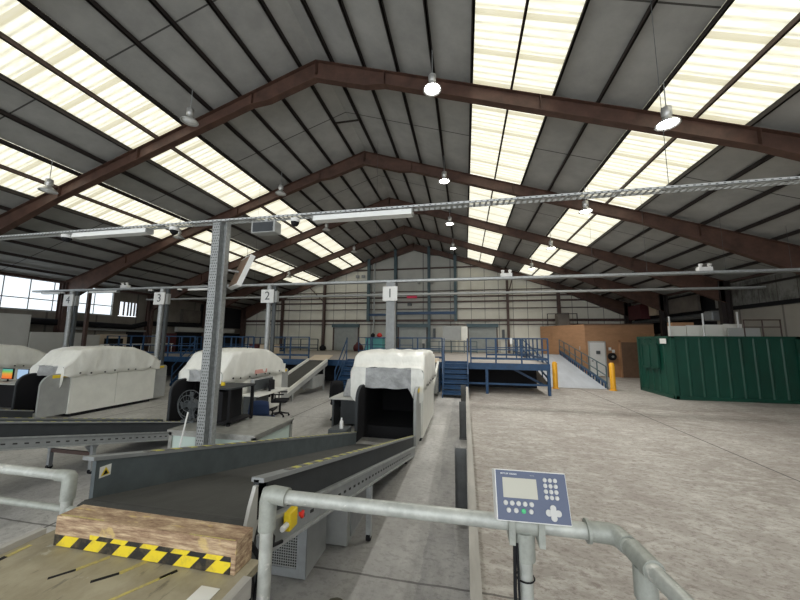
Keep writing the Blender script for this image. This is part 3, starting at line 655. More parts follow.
def sheet(ox, i):
    # draped dust sheet: closed around top and sides, uneven hem
    x0, x1 = ox-(2.27 if i else 2.72), ox-.955
    prof = [(7.55,1.52),(7.72,1.68),(7.95,1.97),(8.25,2.05),(9.0,2.07),(9.6,2.03),(10.1,1.85),(10.45,1.66),(10.62,1.5)]
    if i == 0: prof = [(7.6,1.70),(7.74,1.76),(7.85,2.0),(8.05,2.07),(9.0,2.09),(9.8,2.07),(10.3,1.95),(10.5,1.75),(10.62,1.6)]
    rows = []; NY = 64; 
    def pz_(y):
        for (a, za), (b, zb) in zip(prof, prof[1:]):
            if y <= b: t = (y-a)/(b-a); return za+(zb-za)*t
        return prof[-1][1]
    for j in range(NY+1):
        y = prof[0][0]+(prof[-1][0]-prof[0][0])*j/NY
        zt = pz_(y); row = []
        hem = 1.20+.025*math.sin(j*.55+i)+.03*noise.noise(Vector((y*2.5, i*3.1, 0)))
        hemL = 1.1+.12*math.sin(j*.35+i*2)
        inset = .12
        sec = [(x0, hemL), (x0-.01, hemL+.2), (x0, zt-.12), (x0+.02, zt-.045), (x0+.09, zt-.008), (x0+.3, zt)]
        for k in range(1, 12): sec.append((x0+.3+(x1-x0-.6)*k/12, zt+.015*math.sin(k*1.3+y*3)))
        sec += [(x1-.3, zt), (x1-.09, zt-.008), (x1-.02, zt-.045), (x1+.0, zt-.12), (x1+.012, (zt-.22)*.6+hem*.4), (x1+.02, (zt-.22)*.3+hem*.7), (x1+.02, hem)]
        for k, (x, z) in enumerate(sec):
            n_ = noise.noise(Vector((x*3, y*3, z*3+i*7)))
            fold = math.sin(y*9+n_*5+k*.4)*.5
            sidek = abs(x-(x0+x1)/2)/(x1-x0)*2
            d = (.034*n_+.02*fold)*(1 if sidek > .8 else .6)
            row.append((x+(d if x > (x0+x1)/2 else -d) if sidek > .8 else x, y+.01*n_, max(z, 0)+ (d if sidek <= .8 else 0)))
        rows.append(row)
    n = len(rows[0]); vs = [v for r in rows for v in r]; fs = []
    for j in range(NY):
        for k in range(n-1): fs.append((j*n+k, (j+1)*n+k, (j+1)*n+k+1, j*n+k+1))
    m = MB().add(vs, fs, True)
    o = m.build('dust_sheet', 'sheet')
    sol = o.modifiers.new('thickness', 'SOLIDIFY'); sol.thickness = .006
    tag(o, 'creased white plastic dust sheet draped over the %s scanner' % who[i], 'dust sheet', 'dust sheets over the scanners')
    for y in (7.95, 8.25, 8.65, 8.95, 9.4, 9.65, 10.2):
        MB().disc((x1+.032, y, 1.265+.02*math.sin(y*5)), .024, 0, .014, 10).build('fastener', 'black', o)
    # front skirt of thinner film hanging over the tunnel mouth
    vs = []; nx, nz = 24, 8
    for b in range(nz+1):
        for a in range(nx+1):
            u = a/nx; x = x0+.0+(x1-x0)*u; edge = abs(u-.5)*2
            bot = 1.22+.12*(u-.5)**2*2 if edge < .62 else 1.22-.35*min(1, (edge-.62)/.18)+(.35*max(0, edge-.85)/.15*.4)
            top = rows[0][3][2]-.0 if False else prof[0][1]-(.1 if edge > .93 else 0)
            z = top+(bot-top)*b/nz; y = prof[0][0]-.015*b/nz+.03*noise.noise(Vector((x*5, z*5, i)))
            vs.append((x, y, z+.01*math.sin(u*17)))
    fs = [(b*(nx+1)+a, b*(nx+1)+a+1, (b+1)*(nx+1)+a+1, (b+1)*(nx+1)+a) for b in range(nz) for a in range(nx)]
    sk = MB().add(vs, fs, True).build('front_flap', 'sheet', o)
    sk.data.materials.append(M['film'])
    for p in sk.data.polygons:
        if x0+.34 < p.center.x < x1-.3: p.material_index = 1
    sk['label'] = 'hazy grey flap of plastic'
    # back skirt
    vs = []
    for b in (0, 1):
        for a in range(nx+1):
            u = a/nx; vs.append((x0+(x1-x0)*u, prof[-1][0]+.01, prof[-1][1]+(1.3-prof[-1][1])*b))
    fs = [(a, a+1, nx+2+a, nx+1+a) for a in range(nx)]
    MB().add(vs, fs, True).build('back_flap', 'sheet', o)
def zc(y): return 1.62-.236*(y-1.63)
def slab(x0, x1, ya, yb, top, bot, zf=zc):
    return MB().hexa([(x0,ya,zf(ya)+bot),(x1,ya,zf(ya)+bot),(x1,yb,zf(yb)+bot),(x0,yb,zf(yb)+bot)], [(x0,ya,zf(ya)+top),(x1,ya,zf(ya)+top),(x1,yb,zf(yb)+top),(x0,yb,zf(yb)+top)])
def merge(*ms):
    o = MB()
    for m in ms: o.add(m.v, m.f)
    return o
def conveyor(ox, i):
    o = thing('belt_conveyor', (ox-1.75,4.5,0), 'sloping grey belt conveyor feeding the %s scanner' % who[i], 'conveyor', 'belt conveyors feeding the scanners')
    xr, xl = ox-1.1, ox-(2.15 if i else 2.4); ya, yb = 1.66, 7.05
    g = slab(xr-.03, xr, ya, yb, 0, -.2).build('side_guard', 'charcoal', o)
    merge(slab(xr-.045, xr+.03, ya, yb, .012, -.012)).build('guard_flange', 'grey', g)
    slab(xr-.03, xr+.012, ya+.3, yb, .016, .0121).build('hazard_tape', 'hazY', g)
    g = slab(xl, xl+.03, 1.79, yb, 0, -.26).build('side_guard', 'slate', o)
    slab(xl-.06, xl+.035, 1.77, yb, .012, -.012).build('guard_flange', 'grey', g)
    slab(xl-.02, xl+.034, 2.15, yb, .016, .0121).build('hazard_tape', 'hazY', g)
    pts = []
    bt = slab(xl+.035, xr-.035, 1.74, 7.15, -.24, -.27)
    q = MB().add(bt.v, bt.f); yy = 1.745; zz = zc(1.745)-.332; q.tube([(xl+.04,yy,zz),(xr-.04,yy,zz)], .092, 24); q.build('belt', 'belt', o)
    rr = slab(xr-.025, xr+.03, 1.75, yb, -.2, -.38); rail = merge(rr).build('side_frame', 'grey', o)
    merge(slab(xr+.03, xr+.05, 1.75, yb, -.2, -.22), slab(xr+.03, xr+.05, 1.75, yb, -.36, -.38)).build('frame_lip', 'galv', rail)
    h = MB()
    for k in range(34):
        y = 2.1+k*.13; h.add(slab(xr+.0301, xr+.033, y, y+.05, -.285, -.305).v, [(3,2,1,0),(4,5,6,7),(0,1,5,4),(1,2,6,5),(2,3,7,6),(3,0,4,7)])
    pattern(rail, h, 'hole')
    slab(xl-.03, xl+.02, 1.95, yb, -.27, -.42).build('side_frame', 'grey', o)
    legs = (4.0, 6.45) if i == 0 else (3.1, 4.8, 6.6)
    for y in legs:
        for x in (xr-.06, xl+.04):
            l = MB().box(x-.03, x+.03, y-.03, y+.03, .05, zc(y)-.38).build('leg', 'grey' if i else 'galv', o)
            MB().disc((x, y, .045), .045, 0, .05, 14).build('foot', 'black', l)
            MB().prism([(y-.12,zc(y)-.38),(y+.12,zc(y)-.41),(y+.03,zc(y)-.52),(y-.03,zc(y)-.52)], 0, x-.035, x-.03).build('gusset', 'grey', l)
        if zc(y) > .85: MB().box(xl+.04, xr-.06, y-.02, y+.02, .3, .36).build('cross_bar', 'brown' if i else 'grey', o)
    return o
conv0 = None
for i, ox in enumerate(LX):
    scanner(ox, i); sheet(ox, i); cv = conveyor(ox, i)
    if i == 0: conv0 = cv
# exit conveyors (rise from scanner to deck)
def zx(y): return .34+(y-11.05)*.27
def exitc(ox, i):
    o = thing('exit_conveyor', (ox-1.8,12.5,0), 'pale exit conveyor rising from the %s scanner to the deck' % who[i], 'conveyor', 'exit conveyors behind the scanners')
    xl, xr = ox-(2.2 if i else 2.5), ox-1.15
    slab(xl+.08, xr-.08, 11.1, 14.7, 0, -.05, zx).build('belt', 'belt', o)
    for x in (xl, xr-.08):
        r_ = slab(x, x+.08, 11.1, 14.7, .1, -.02, zx).build('side_rail', 'cream', o); slab(x+.005, x+.075, 11.1, 14.7, -.03, -.2, zx).build('side_frame', 'lgrey', r_)
    q = slab(xl+.04, xr-.04, 14.7, 15.4, .06, .02, zx).build('chute_plate', 'brush', o)
    MB().box(xl+.2, xr+.0, 13.2, 14.3, .25, .75).build('drive_box', 'lgrey', o)
    for y in (11.6, 14.4):
        for x in (xl+.04, xr-.04): MB().box(x-.03, x+.03, y-.03, y+.03, 0, zx(y)-.18).build('leg', 'lgrey', o)
for i in (0, 1): exitc(LX[i], i)

# conveyor one: drive boxes, bracket, emergency stop
db = thing('drive_box', (-1.9,3.5,0), 'grey drive cabinet with wire mesh front under the near conveyor', 'drive cabinet')
def bx_(x0,x1,y0,y1,z1,mt,nm): return box(x0,x1,y0,y1,0.02,z1).build(nm, mt, db)
bx_(-2.35,-1.58,3.26,3.72,.82,'lgrey','cabinet')
fr_ = MB().box(-2.35,-1.68,3.235,3.259,.02,.1).box(-1.68,-1.58,3.235,3.259,.02,.82).box(-2.35,-1.68,3.235,3.259,.76,.82).build('front_frame', 'grey', db)
MB().box(-2.35,-1.68,3.25,3.258,.1,.76).build('mesh_backing', 'black', db)
q = MB()
for k in range(27): x = -2.33+k*.025; q.box(x-.003,x+.003,3.243,3.249,.1,.76)
for k in range(27): z = .11+k*.025; q.box(-2.35,-1.68,3.24,3.246,z-.003,z+.003)
q.build('wire_mesh', 'lgrey', db)
db2 = thing('gear_cabinet', (-1.7,4.3,0), 'pale grey cabinet behind the mesh fronted one under near conveyor', 'cabinet')
box(-2.2,-1.36,3.8,4.85,.02,.52).build('body', 'lgrey', db2, .01); box(-1.36,-1.35,3.9,4.75,.08,.46).build('side_cover', 'grey', db2)
es = thing('stop_button', (-1.03,1.95,1.3), 'yellow emergency stop box with red mushroom button', 'emergency stop')
box(-1.055,-1.01,1.85,1.94,1.26,1.36).build('housing', 'yellow', es, .006); MB().tube([(-1.01,1.95,1.31),(-1.0,1.955,1.31),(-.995,1.955,1.31),(-.98,1.96,1.31)], [.012,.012,.022,.02], 16).build('button', 'red', es)
MB().tube([(-1.03,1.85,1.3),(-1.03,1.80,1.30)], .016, 8).build('cable_gland', 'white', es)
bk = thing('end_bracket', (-1.1,1.62,1.4), 'torn pale metal bracket at near end of the conveyor guard', 'bracket')
MB().prism([(1.54,1.18),(1.60,1.2),(1.66,1.36),(1.70,1.44),(1.74,1.58),(1.64,1.59),(1.60,1.5),(1.56,1.36)], 0, -1.12, -1.1).build('plate', 'offwhite', bk)
MB().prism([(1.3,1.02),(1.62,1.06),(1.72,1.25),(1.6,1.27),(1.45,1.15),(1.3,1.12)], 0, -1.13, -1.09).build('arm', 'dgrey', bk)
mr = thing('end_roller', (-1.06,1.42,1.1), 'dark end roller housing with cables beside the timber sill', 'roller housing')
MB().tube([(-1.12,1.45,1.22),(-1.0,1.45,1.22)], .085, 24).build('housing', 'dgrey', mr); MB().tube([(-1.0,1.45,1.22),(-.985,1.45,1.22)], [.07,.05], 20).build('cap', 'black', mr)
MB().tube([(-1.02,1.5,1.4),(-.99,1.52,1.34),(-1.0,1.56,1.26),(-.98,1.5,1.16),(-1.0,1.46,1.05)], .012, 8).build('cable', 'black', mr)
MB().tube([(-1.0,1.6,1.42),(-.98,1.63,1.36),(-1.0,1.66,1.3),(-1.0,1.75,1.27)], .01, 8).build('cable', 'black', mr)
q = MB(); pp = [( -1.0,1.37+.085*math.cos(a),1.12+.12*math.sin(a)) for a in [PI*.3+PI*1.1*k/14 for k in range(15)]]
q.tube(pp, .008, 8).build('guard_ring', 'galv', mr)
for x in (-1.02,): box(-1.03,-.99,1.56,1.64,1.34,1.40).build('latch', 'grey', mr)
ws = thing('warning_sticker', (-2.36,1.85,1.48), 'white warning sticker with yellow triangle on the slate conveyor guard', 'sticker')
box(-2.369,-2.3665,1.815,1.885,1.45,1.52).build('card', 'white', ws)
MB().prism([(1.822,1.46),(1.878,1.46),(1.85,1.511)], 0, -2.366, -2.3645).build('triangle', 'yellow', ws); MB().prism([(1.834,1.465),(1.866,1.465),(1.85,1.496)], 0, -2.364, -2.363).build('symbol', 'black', ws)

# ------------------------------------------------------------------ bench, sill, pipe railing
tb = thing('loading_bench', (-1.4,.8,.65), 'worn plywood topped loading bench in front of the near conveyor', 'bench')
x0, x1 = -1.97, -.86; TZ = 1.44
box(x0,x1,.25,1.345,TZ-.03,TZ).build('bench_top', 'table', tb)
MB().box(x0-.035,x0,.25,1.30,TZ-.05,TZ+.025).build('side_rail', 'barrier', tb); MB().box(x1,x1+.035,.25,1.235,TZ-.06,TZ+.012).build('side_rail', 'barrier', tb)
for x in (x0+.05, x1-.02):
    for y in (.35, 1.19): MB().box(x-.03,x+.03,y-.03,y+.03,.66,TZ-.05).build('leg', 'barrier', tb)
MB().box(x1-.02,x1+.01,.35,1.2,1.15,1.2).build('lower_rail', 'barrier', tb)
q = MB()
for (a, b, w) in (((-1.93,.9),(-1.93,1.05),.02), ((-1.93,1.14),(-1.93,1.22),.02), ((-1.55,1.14),(-1.50,1.23),.018), ((-1.36,1.16),(-1.32,1.24),.02), ((-1.27,1.02),(-1.16,1.2),.012)):
    MB().beam((*a,TZ+.001),(*b,TZ+.001),w,.002).build('yellow_tape', 'tapey', tb)
q = MB()
for (a, b, w) in (((-1.93,1.05),(-1.93,1.14),.02), ((-1.6,1.08),(-1.55,1.14),.012), ((-1.42,1.1),(-1.36,1.16),.014), ((-1.18,1.17),(-1.15,1.22),.014)):
    MB().beam((*a,TZ+.001),(*b,TZ+.001),w,.002).build('black_tape', 'black', tb)
tag(MB().box(-.99,-.91,1.08,1.17,TZ+.001,TZ+.003).build('paper_label', 'white'), 'torn white paper label stuck on right corner of bench', 'label')
sl = thing('timber_sill', (-1.36,1.29,TZ), 'chipboard timber beam with yellow and black hazard tape on bench', 'beam')
sx0, sx1, sy0, sy1, sz = -1.83, -.905, 1.24, 1.345, TZ+.125
box(sx0,sx1,sy0,sy1,TZ+.001,sz).build('beam', 'osb', sl, .003)
MB().box(sx0+.005,sx1-.02,sy0-.003,sy0-.0002,TZ+.004,TZ+.048).build('hazard_tape', 'hazX', sl)
q = MB(); q.box(sx0+.2,sx1-.02,sy0-.0015,sy0-.0001,TZ+.048,TZ+.066).build('hazard_tape', 'hazX2', sl)
q = MB().box(sx0+.01,sx0+.25,sy0+.008,sy0+.014,sz+.0002,sz+.001).box(sx0+.7,sx1-.01,sy0+.004,sy0+.009,sz+.0002,sz+.001); q.build('tape_remnant', 'tapey', sl)

def elbow(p, r=.033):
    return MB()
RZ = 1.733; RY = 1.28; PR = .0255
rl = thing('pipe_railing', (0,1.28,.65), 'galvanised pipe safety railing right of the bench, carrying the weighing terminal', 'railing')
xa, xb = -.80, .455
MB().tube([(xa+.03,RY,RZ),(xb-.02,RY,RZ)], PR, 20).build('top_rail', 'pipe', rl)
MB().tube([(xa,RY,.65),(xa,RY,RZ-.03)], PR, 20).build('post', 'pipe', rl)
MB().tube([(xa,RY,RZ-.13),(xa,RY,RZ-.02),(xa+.003,RY,RZ+.003),(xa+.02,RY,RZ+.005),(xa+.085,RY,RZ)], [.034,.034,.035,.034,.034], 20).build('elbow', 'fitting', rl)
MB().tube([(xb-.06,RY,RZ),(xb+.005,RY,RZ),(xb+.027,RY-.012,RZ),(xb+.037,RY-.06,RZ)], [.03,.032,.032,.03], 20).build('elbow', 'fitting', rl)
MB().tube([(xb-.065,RY,RZ),(xb-.055,RY,RZ)], .037, 20).build('collar', 'fitting', rl)
cx_, cy_ = .502, 1.15
MB().tube([(.49,RY-.06,RZ),(.505,1.1,RZ),(.525,.95,RZ),(.56,.6,RZ),(.6,.2,RZ)], PR*.92, 20).build('return_rail', 'pipe', rl)
MB().tube([(.497,1.205,RZ),(.506,1.105,RZ)], .03, 20).tube([(cx_,cy_,RZ-.015),(cx_,cy_,RZ-.1)], .03, 20).build('tee', 'fitting', rl)
MB().tube([(cx_,cy_,.65),(cx_,cy_,RZ-.09)], PR, 20).build('post', 'pipe', rl)
MB().tube([(.19,RY,.65),(.19,RY,RZ-.04)], PR, 20).build('post', 'pipe', rl)
MB().tube([(.19,RY,RZ-.11),(.19,RY,RZ-.02)], .036, 20).tube([(.145,RY,RZ),(.235,RY,RZ)], .034, 20).build('tee', 'fitting', rl)
q = MB().tube([(.155,RY-.03,RZ-.05),(.152,RY-.028,RZ-.2),(.158,RY-.03,RZ-.5)], .006, 8).tube([(.163,RY-.03,RZ-.05),(.165,RY-.03,RZ-.25),(.161,RY-.03,RZ-.55)], .004, 8)
for z in (RZ-.17, RZ-.36): q.tube([(.19+.03*math.cos(a),RY+.03*math.sin(a),z) for a in [2*PI*k/16 for k in range(17)]], .0025, 6)
tag(q.build('cable_pair', 'black'), 'black cables tied down the post under weighing terminal', 'cable')
rl2 = thing('pipe_railing', (-2.4,1.42,.65), 'galvanised pipe safety railing left of the bench', 'railing')
lx, ly, lz = -2.155, 1.5, 1.605
MB().tube([(-3.6,ly,lz),(lx-.03,ly,lz)], PR, 20).build('top_rail', 'pipe', rl2)
MB().tube([(-3.6,ly+.0,lz-.17),(lx-.0,ly,lz-.17),(lx+.17,ly,lz-.17)], .018, 16).build('lower_rail', 'fitting', rl2)
MB().tube([(lx-.08,ly,lz),(lx-.01,ly,lz),(lx,ly,lz-.01),(lx,ly,lz-.12)], [.031,.033,.033,.032], 20).build('elbow', 'fitting', rl2)
MB().tube([(lx,ly,.65),(lx,ly,lz-.05)], PR, 20).build('post', 'pipe', rl2)
MB().tube([(-3.4,ly,.65),(-3.4,ly,lz-.02)], PR, 16).build('post', 'pipe', rl2)
# platform the photographer stands on
struct('platform_floor', box(-4.2,1.6,-3.5,1.46,.45,.65), 'concrete2')

# weighing terminal
pn = [Vector(v)-Vector((0,0,.006)) for v in ((.085,1.205,1.945),(.302,1.235,1.945),(.322,1.175,1.785),(.098,1.155,1.80))]
O = (pn[0]+pn[1]+pn[2]+pn[3])/4+Vector((.005,0,0))
ux = ((pn[1]-pn[0])+(pn[2]-pn[3])).normalized(); uz_ = ((pn[0]-pn[3])+(pn[1]-pn[2])); uz_ = (uz_-ux*uz_.dot(ux)).normalized(); un = ux.cross(uz_).normalized()
if un.y > 0: un = -un
T = Matrix((( ux.x,-un.x,uz_.x,O.x),(ux.y,-un.y,uz_.y,O.y),(ux.z,-un.z,uz_.z,O.z),(0,0,0,1)))   # local: x right, y into body, z up
wt = thing('weighing_terminal', O, 'slate blue weighing terminal with pale screen and keypad on the pipe railing', 'weighing terminal')
W2, H2 = .116, .074
def tp(mb, nm, m, par=wt, bev=0): return mb.xf(T).build(nm, m, par, bev)
tp(box(-W2,W2,.0,.05,-H2,H2), 'housing', 'white', wt, .003)
tp(box(-W2+.003,W2-.003,-.0015,-.0001,-H2+.003,H2-.003), 'face_panel', 'facenavy')
tp(box(-W2+.024,W2-.098,-.0026,-.0016,-.008,H2-.024), 'screen', 'lcd')
def key(x, z, r, m='keys'):
    return tp(MB().tube([(x,-.0015,z),(x,-.0045,z)], [r,r*.85], 16), 'key', m)
for r_ in range(4):
    for c_ in range(3): key(.046+.0165*c_, H2-.024-.0165*r_, .0068)
for c_ in range(5): key(-W2+.03+.0205*c_, -.023, .0075)
for c_ in range(4): key(-W2+.038+.0235*c_, -.043, .0075, 'greensel' if c_ == 2 else 'keys')
q = MB(); 
for dx, dz in ((0,.013),(0,-.013),(.015,0),(-.015,0)): q.tube([(.062+dx,-.0015,-.042+dz),(.062+dx,-.004,-.042+dz)], .0095, 14)
q.tube([(.062,-.0015,-.042),(.062,-.0055,-.042)], .0125, 18); tp(q, 'arrow_pad', 'keys')
text('METTLER TOLEDO', .0065, T @ Matrix.Translation((-W2+.045,-.0016,H2-.013)) @ Matrix.Rotation(PI/2, 4, 'X'), 'brand_lettering', 'white', wt, .0003)
text('IND570', .004, T @ Matrix.Translation((W2-.11,-.0016,H2-.014)) @ Matrix.Rotation(PI/2, 4, 'X'), 'model_lettering', 'lgrey', wt, .0003)
for bx0 in (.137, .232): box(bx0,bx0+.02,RY-.045,RY+.03,RZ-.05,RZ+.05).build('bracket', 'fitting', wt)

# ------------------------------------------------------------------ low barrier with steel posts
br = thing('timber_barrier', (.04,6,0), 'long low worn timber barrier running down the hall floor', 'barrier')
box(.005,.078,1.9,11.3,0,.82).build('board', 'barrier', br)
for y, w_ in ((4.8,'nearest'), (8.3,'middle'), (11.3,'farthest')):
    p_ = thing('steel_post', (-.09,y,0), '%s of three grey steel posts along the low barrier' % w_, 'post', 'steel posts of the barrier')
    MB().box(-.165,-.005,y-.006,y+.006,0,.87).box(-.165,-.155,y-.05,y+.05,0,.87).box(-.015,-.005,y-.05,y+.05,0,.87).build('upright', 'postgrey', p_)
    box(-.18,0.0,y-.08,y+.08,0,.02).build('base_plate', 'postgrey', p_)

# ------------------------------------------------------------------ cabinet, table, fan, pole
cb = thing('steel_cabinet', (-4.3,5.8,0), 'low stainless cabinet with pale mint panels behind perforated pole', 'cabinet')
cx, cX, cy, cY, cz = -5.2, -3.5, 5.08, 6.32, .75
box(cx+.03,cX-.03,cy+.03,cY-.03,.05,cz-.06).build('panel', 'mint', cb)
f = MB()
for x in (cx, cX-.06):
    for y in (cy, cY-.06): f.box(x,x+.06,y,y+.06,0,cz-.04)
f.box(cx,cX,cy,cy+.02,cz-.1,cz-.04).box(cX-.02,cX,cy,cY,cz-.1,cz-.04).build('frame', 'steel', cb)
box(cx-.02,cX+.02,cy-.02,cY+.02,cz-.04,cz).build('top', 'steel', cb)
bt = thing('black_rack', (-4.6,6,cz), 'black open metal rack with flat top standing on mint cabinet', 'rack')
ax, aX, ay, aY, az = -4.92, -4.3, 5.45, 6.15, 1.44
box(ax-.02,aX+.02,ay-.02,aY+.02,az-.03,az).build('top', 'charcoal', bt)
for x in (ax, aX-.05):
    for y in (ay, aY-.05): box(x,x+.05,y,y+.05,cz,az-.03).build('leg', 'black', bt)
box(ax,aX,ay,aY,cz+.04,cz+.07).build('shelf', 'black', bt); box(ax+.3,ax+.42,ay+.05,aY-.1,cz+.07,az-.08).build('computer_case', 'black', bt); box(ax+.05,ax+.26,ay+.1,aY-.1,cz+.07,az-.06).build('computer_case', 'black', bt)
tag(MB().lathe((-4.72,5.75,az), [(.04,0),(.04,.03),(.03,.06),(0,.065)], 14).build('tape_roll', 'yellow'), 'small yellow object on the black rack', 'tape')
fn = thing('drum_fan', (-5.35,5.9,cz), 'round grey cage fan left of the black rack', 'fan')
fc = Vector((-5.3,5.6,1.06)); q = MB()
for r in (.29,.2,.1): q.tube([fc+Vector((r*math.cos(a), -.07 if r < .28 else 0, r*math.sin(a))) for a in [2*PI*k/28 for k in range(29)]], .008, 6)
for k in range(16): a = 2*PI*k/16; q.tube([fc+Vector((.05*math.cos(a),-.08,.05*math.sin(a))), fc+Vector((.29*math.cos(a),0,.29*math.sin(a)))], .004, 5)
q.build('cage', 'dgrey', fn); MB().tube([fc+Vector((0,.02,0)),fc+Vector((0,.14,0))], .09, 16).build('motor', 'dgrey', fn)
q = MB()
for k in range(4):
    a = PI/2*k; d1 = Vector((math.cos(a),0,math.sin(a))); d2 = Vector((-math.sin(a),0,math.cos(a)))
    q.add([fc+d1*.05-d2*.03+Vector((0,.02,0)), fc+d1*.25-d2*.06+Vector((0,.0,0)), fc+d1*.25+d2*.08+Vector((0,.05,0)), fc+d1*.05+d2*.03+Vector((0,.04,0))], [(0,1,2,3)])
q.build('blade', 'dgrey', fn)
MB().box(-5.45,-5.15,5.55,5.75,cz,cz+.03).box(-5.32,-5.28,5.62,5.68,cz,1.0).build('stand', 'dgrey', fn)
tag(MB().tube([(-4.62,4.85,1.12),(-4.72,4.8,.35),(-4.75,4.78,0)], .013, 10).build('white_stick', 'white'), 'thin white pole leaning against the mint cabinet', 'pole')

pX, pY, pZ = -4.22, 4.8, 4.4
pl = thing('cable_riser_pole', (pX,pY,0), 'tall perforated galvanised pole in the foreground left of the nearest scanner', 'pole')
def perforated(L, w, d, n0, rows, flip=1):
    pass
q = MB().box(pX-.12,pX+.04,pY-.05,pY-.045,0,pZ).box(pX-.12,pX-.115,pY-.05,pY+.0,0,pZ).box(pX+.035,pX+.04,pY-.05,pY+.04,0,pZ)
fch = q.build('front_channel', 'polem', pl)
q = MB().box(pX+.09,pX+.17,pY+.04,pY+.045,0,pZ).box(pX+.165,pX+.17,pY-.05,pY+.045,0,pZ).box(pX+.03,pX+.17,pY+.045,pY+.05,0,pZ)
q.build('rear_channel', 'polem', pl)
q = MB(); z = .3
while z < pZ-.05:
    for k in range(4):
        x = pX-.1+.037*k+(.018 if int(z/.05) % 2 else 0)
        if x < pX+.025: q.box(x,x+.013,pY-.0525,pY-.0501,z,z+.022)
    q.box(pX+.11,pX+.145,pY+.036,pY+.0399,z,z+.02)
    z += .05
pattern(fch, q, 'hole')

def tray(y, z, x0, x1, w, label, m='tray', holes=True, hang=()):
    o = thing('cable_tray', ((x0+x1)/2,y,z), label, 'cable tray', 'overhead cable trays')
    if holes:
        q = MB(); n = 5
        for a in range(n): yy = y-w/2+(w-.012)*a/(n-1); q.box(x0,x1,yy,yy+.012,z,z+.004)
        x = x0
        while x < x1: q.box(x,x+.03,y-w/2,y+w/2,z,z+.0035); x += .085
        q.build('bed', m, o)
    else: box(x0,x1,y-w/2,y+w/2,z,z+.008).build('bed', m, o)
    h = .035 if holes else .09
    fl_ = MB().box(x0,x1,y-w/2,y-w/2+.004,z,z+h).box(x0,x1,y+w/2-.004,y+w/2,z,z+h).build('side_flange', m, o)
    if holes:
        q = MB(); x = x0+.02
        while x < x1:
            q.add([(x,y-w/2-.001,z+.012),(x+.03,y-w/2-.001,z+.012),(x+.03,y-w/2-.001,z+.024),(x,y-w/2-.001,z+.024)], [(0,1,2,3)]); x += .085
        pattern(fl_, q, 'hole')
    for x in hang: MB().tube([(x,y,z+.02),(x,y,rz(x)+.05)], .004, 6).build('hanger_rod', 'dgrey', o)
    return o
tray(4.8, 4.4, -12, 6, .17, 'perforated galvanised cable tray crossing nearest overhead, fixed to the foreground pole', hang=(2.75,))
tray(12.4, 4.62, -21.6, 12.4, .22, 'cable tray above the numbered lane signs', 'galv', False, hang=(-9,-3.5,4.5,6.2,8.5,10.3))
tray(16.2, 4.62, -19, 12.4, .22, 'farther cable tray behind the lane signs', 'lgrey', False, hang=())

# lane poles with signs
for i, (x, n_) in enumerate(((-2.83,'1'), (-8.12,'2'), (-13.57,'3'), (-18.87,'4'))):
    o = thing('lane_pole', (x,12.3,0), 'galvanised lane pole carrying the white sign numbered %s' % n_, 'pole', 'numbered lane poles')
    if i == 0:
        box(x-.17,x+.17,12.2,12.5,0,4.6).build('column', 'grey', o)
    else:
        MB().tube([(x,12.25,0),(x,12.25,4.6)], .1, 16).build('column', 'galv', o); box(x+.12,x+.26,12.3,12.4,0,4.6).build('cable_channel', 'dgrey', o)
    sg = box(x-.29,x+.29,12.1,12.14,3.86,4.42).build('sign_board', 'white', o)
    if i: box(x+.3,x+.42,12.16,12.3,3.88,4.36).build('side_board', 'lgrey', o)
    t_ = text(n_, .5, Matrix.Translation((x,12.098,4.14)) @ Matrix.Rotation(PI/2, 4, 'X'), 'numeral', 'dgrey', sg, .002)

# fittings hanging from the trays
def fluoro(x0, x1, y, z, label, h=.09, d=.16):
    o = thing('strip_light', ((x0+x1)/2,y,z), label, 'strip light', 'strip lights under the trays')
    MB().prism([(y-d/2,z-h),(y+d/2,z-h),(y+d/2-.02,z),(y-d/2+.02,z)], 0, x0, x1).build('body', 'glassfix', o)
    MB().box(x0-.012,x0,y-d/2,y+d/2,z-h,z).box(x1,x1+.012,y-d/2,y+d/2,z-h,z).build('end_cap', 'lgrey', o)
fluoro(-7.5,-5.75,4.8,4.39,'white strip light left of foreground pole under nearest tray')
fluoro(-2.42,-.78,4.8,4.39,'white strip light right of foreground pole under nearest tray')
fluoro(-21,-19.8,12.4,4.6,'strip light left of the lane four sign')
fluoro(-18,-16.3,12.4,4.6,'strip light between the lane four and lane three signs')
fluoro(-12.3,-10.6,12.4,4.6,'strip light between the lane three and lane two signs')
def dome(x, y, z, label, r=.07):
    o = thing('dome_camera', (x,y,z), label, 'camera', 'dome cameras under the trays')
    MB().lathe((x,y,z), [(r*.4,0),(r*1.1,-.02),(r*1.15,-.06),(r,-.08)], 18).build('housing', 'white', o); MB().lathe((x,y,z-.08), [(r,0),(r*.85,-.04),(r*.5,-.065),(0,-.075)], 18).build('lens_dome', 'black', o)
dome(-7.72,4.8,4.4,'dome camera at left end of the left strip light', .08)
dome(-5.2,4.8,4.4,'dome camera just left of the foreground pole')
dome(-2.78,4.8,4.4,'dome camera left of the right strip light')
for x, l in ((-19.6,'right of the lane four sign'), (-14.3,'left of the lane three sign'), (-12.7,'right of the lane three sign')): dome(x,12.3,4.6,'dome camera '+l, .09)
def em(x, y, z, label):
    o = thing('twin_spot_light', (x,y,z), label, 'emergency light', 'twin spot emergency lights'); box(x-.2,x+.2,y-.08,y+.08,z,z+.13).build('case', 'white', o)
    for s in (-1, 1): MB().tube([(x+s*.13,y-.02,z+.13),(x+s*.13,y-.06,z+.24)], [.04,.065], 12).build('lamp_head', 'white', o)
em(-15.9,12.4,4.72,'twin spot emergency light between lanes four and three'); em(1.55,12.4,4.72,'twin spot emergency light on the tray right of the lane one sign'); em(7.9,12.4,4.72,'twin spot emergency light on the tray above the container')
o = thing('small_screen', (-3.3,4.75,4.3), 'small dark screen in pale frame under nearest tray', 'screen')
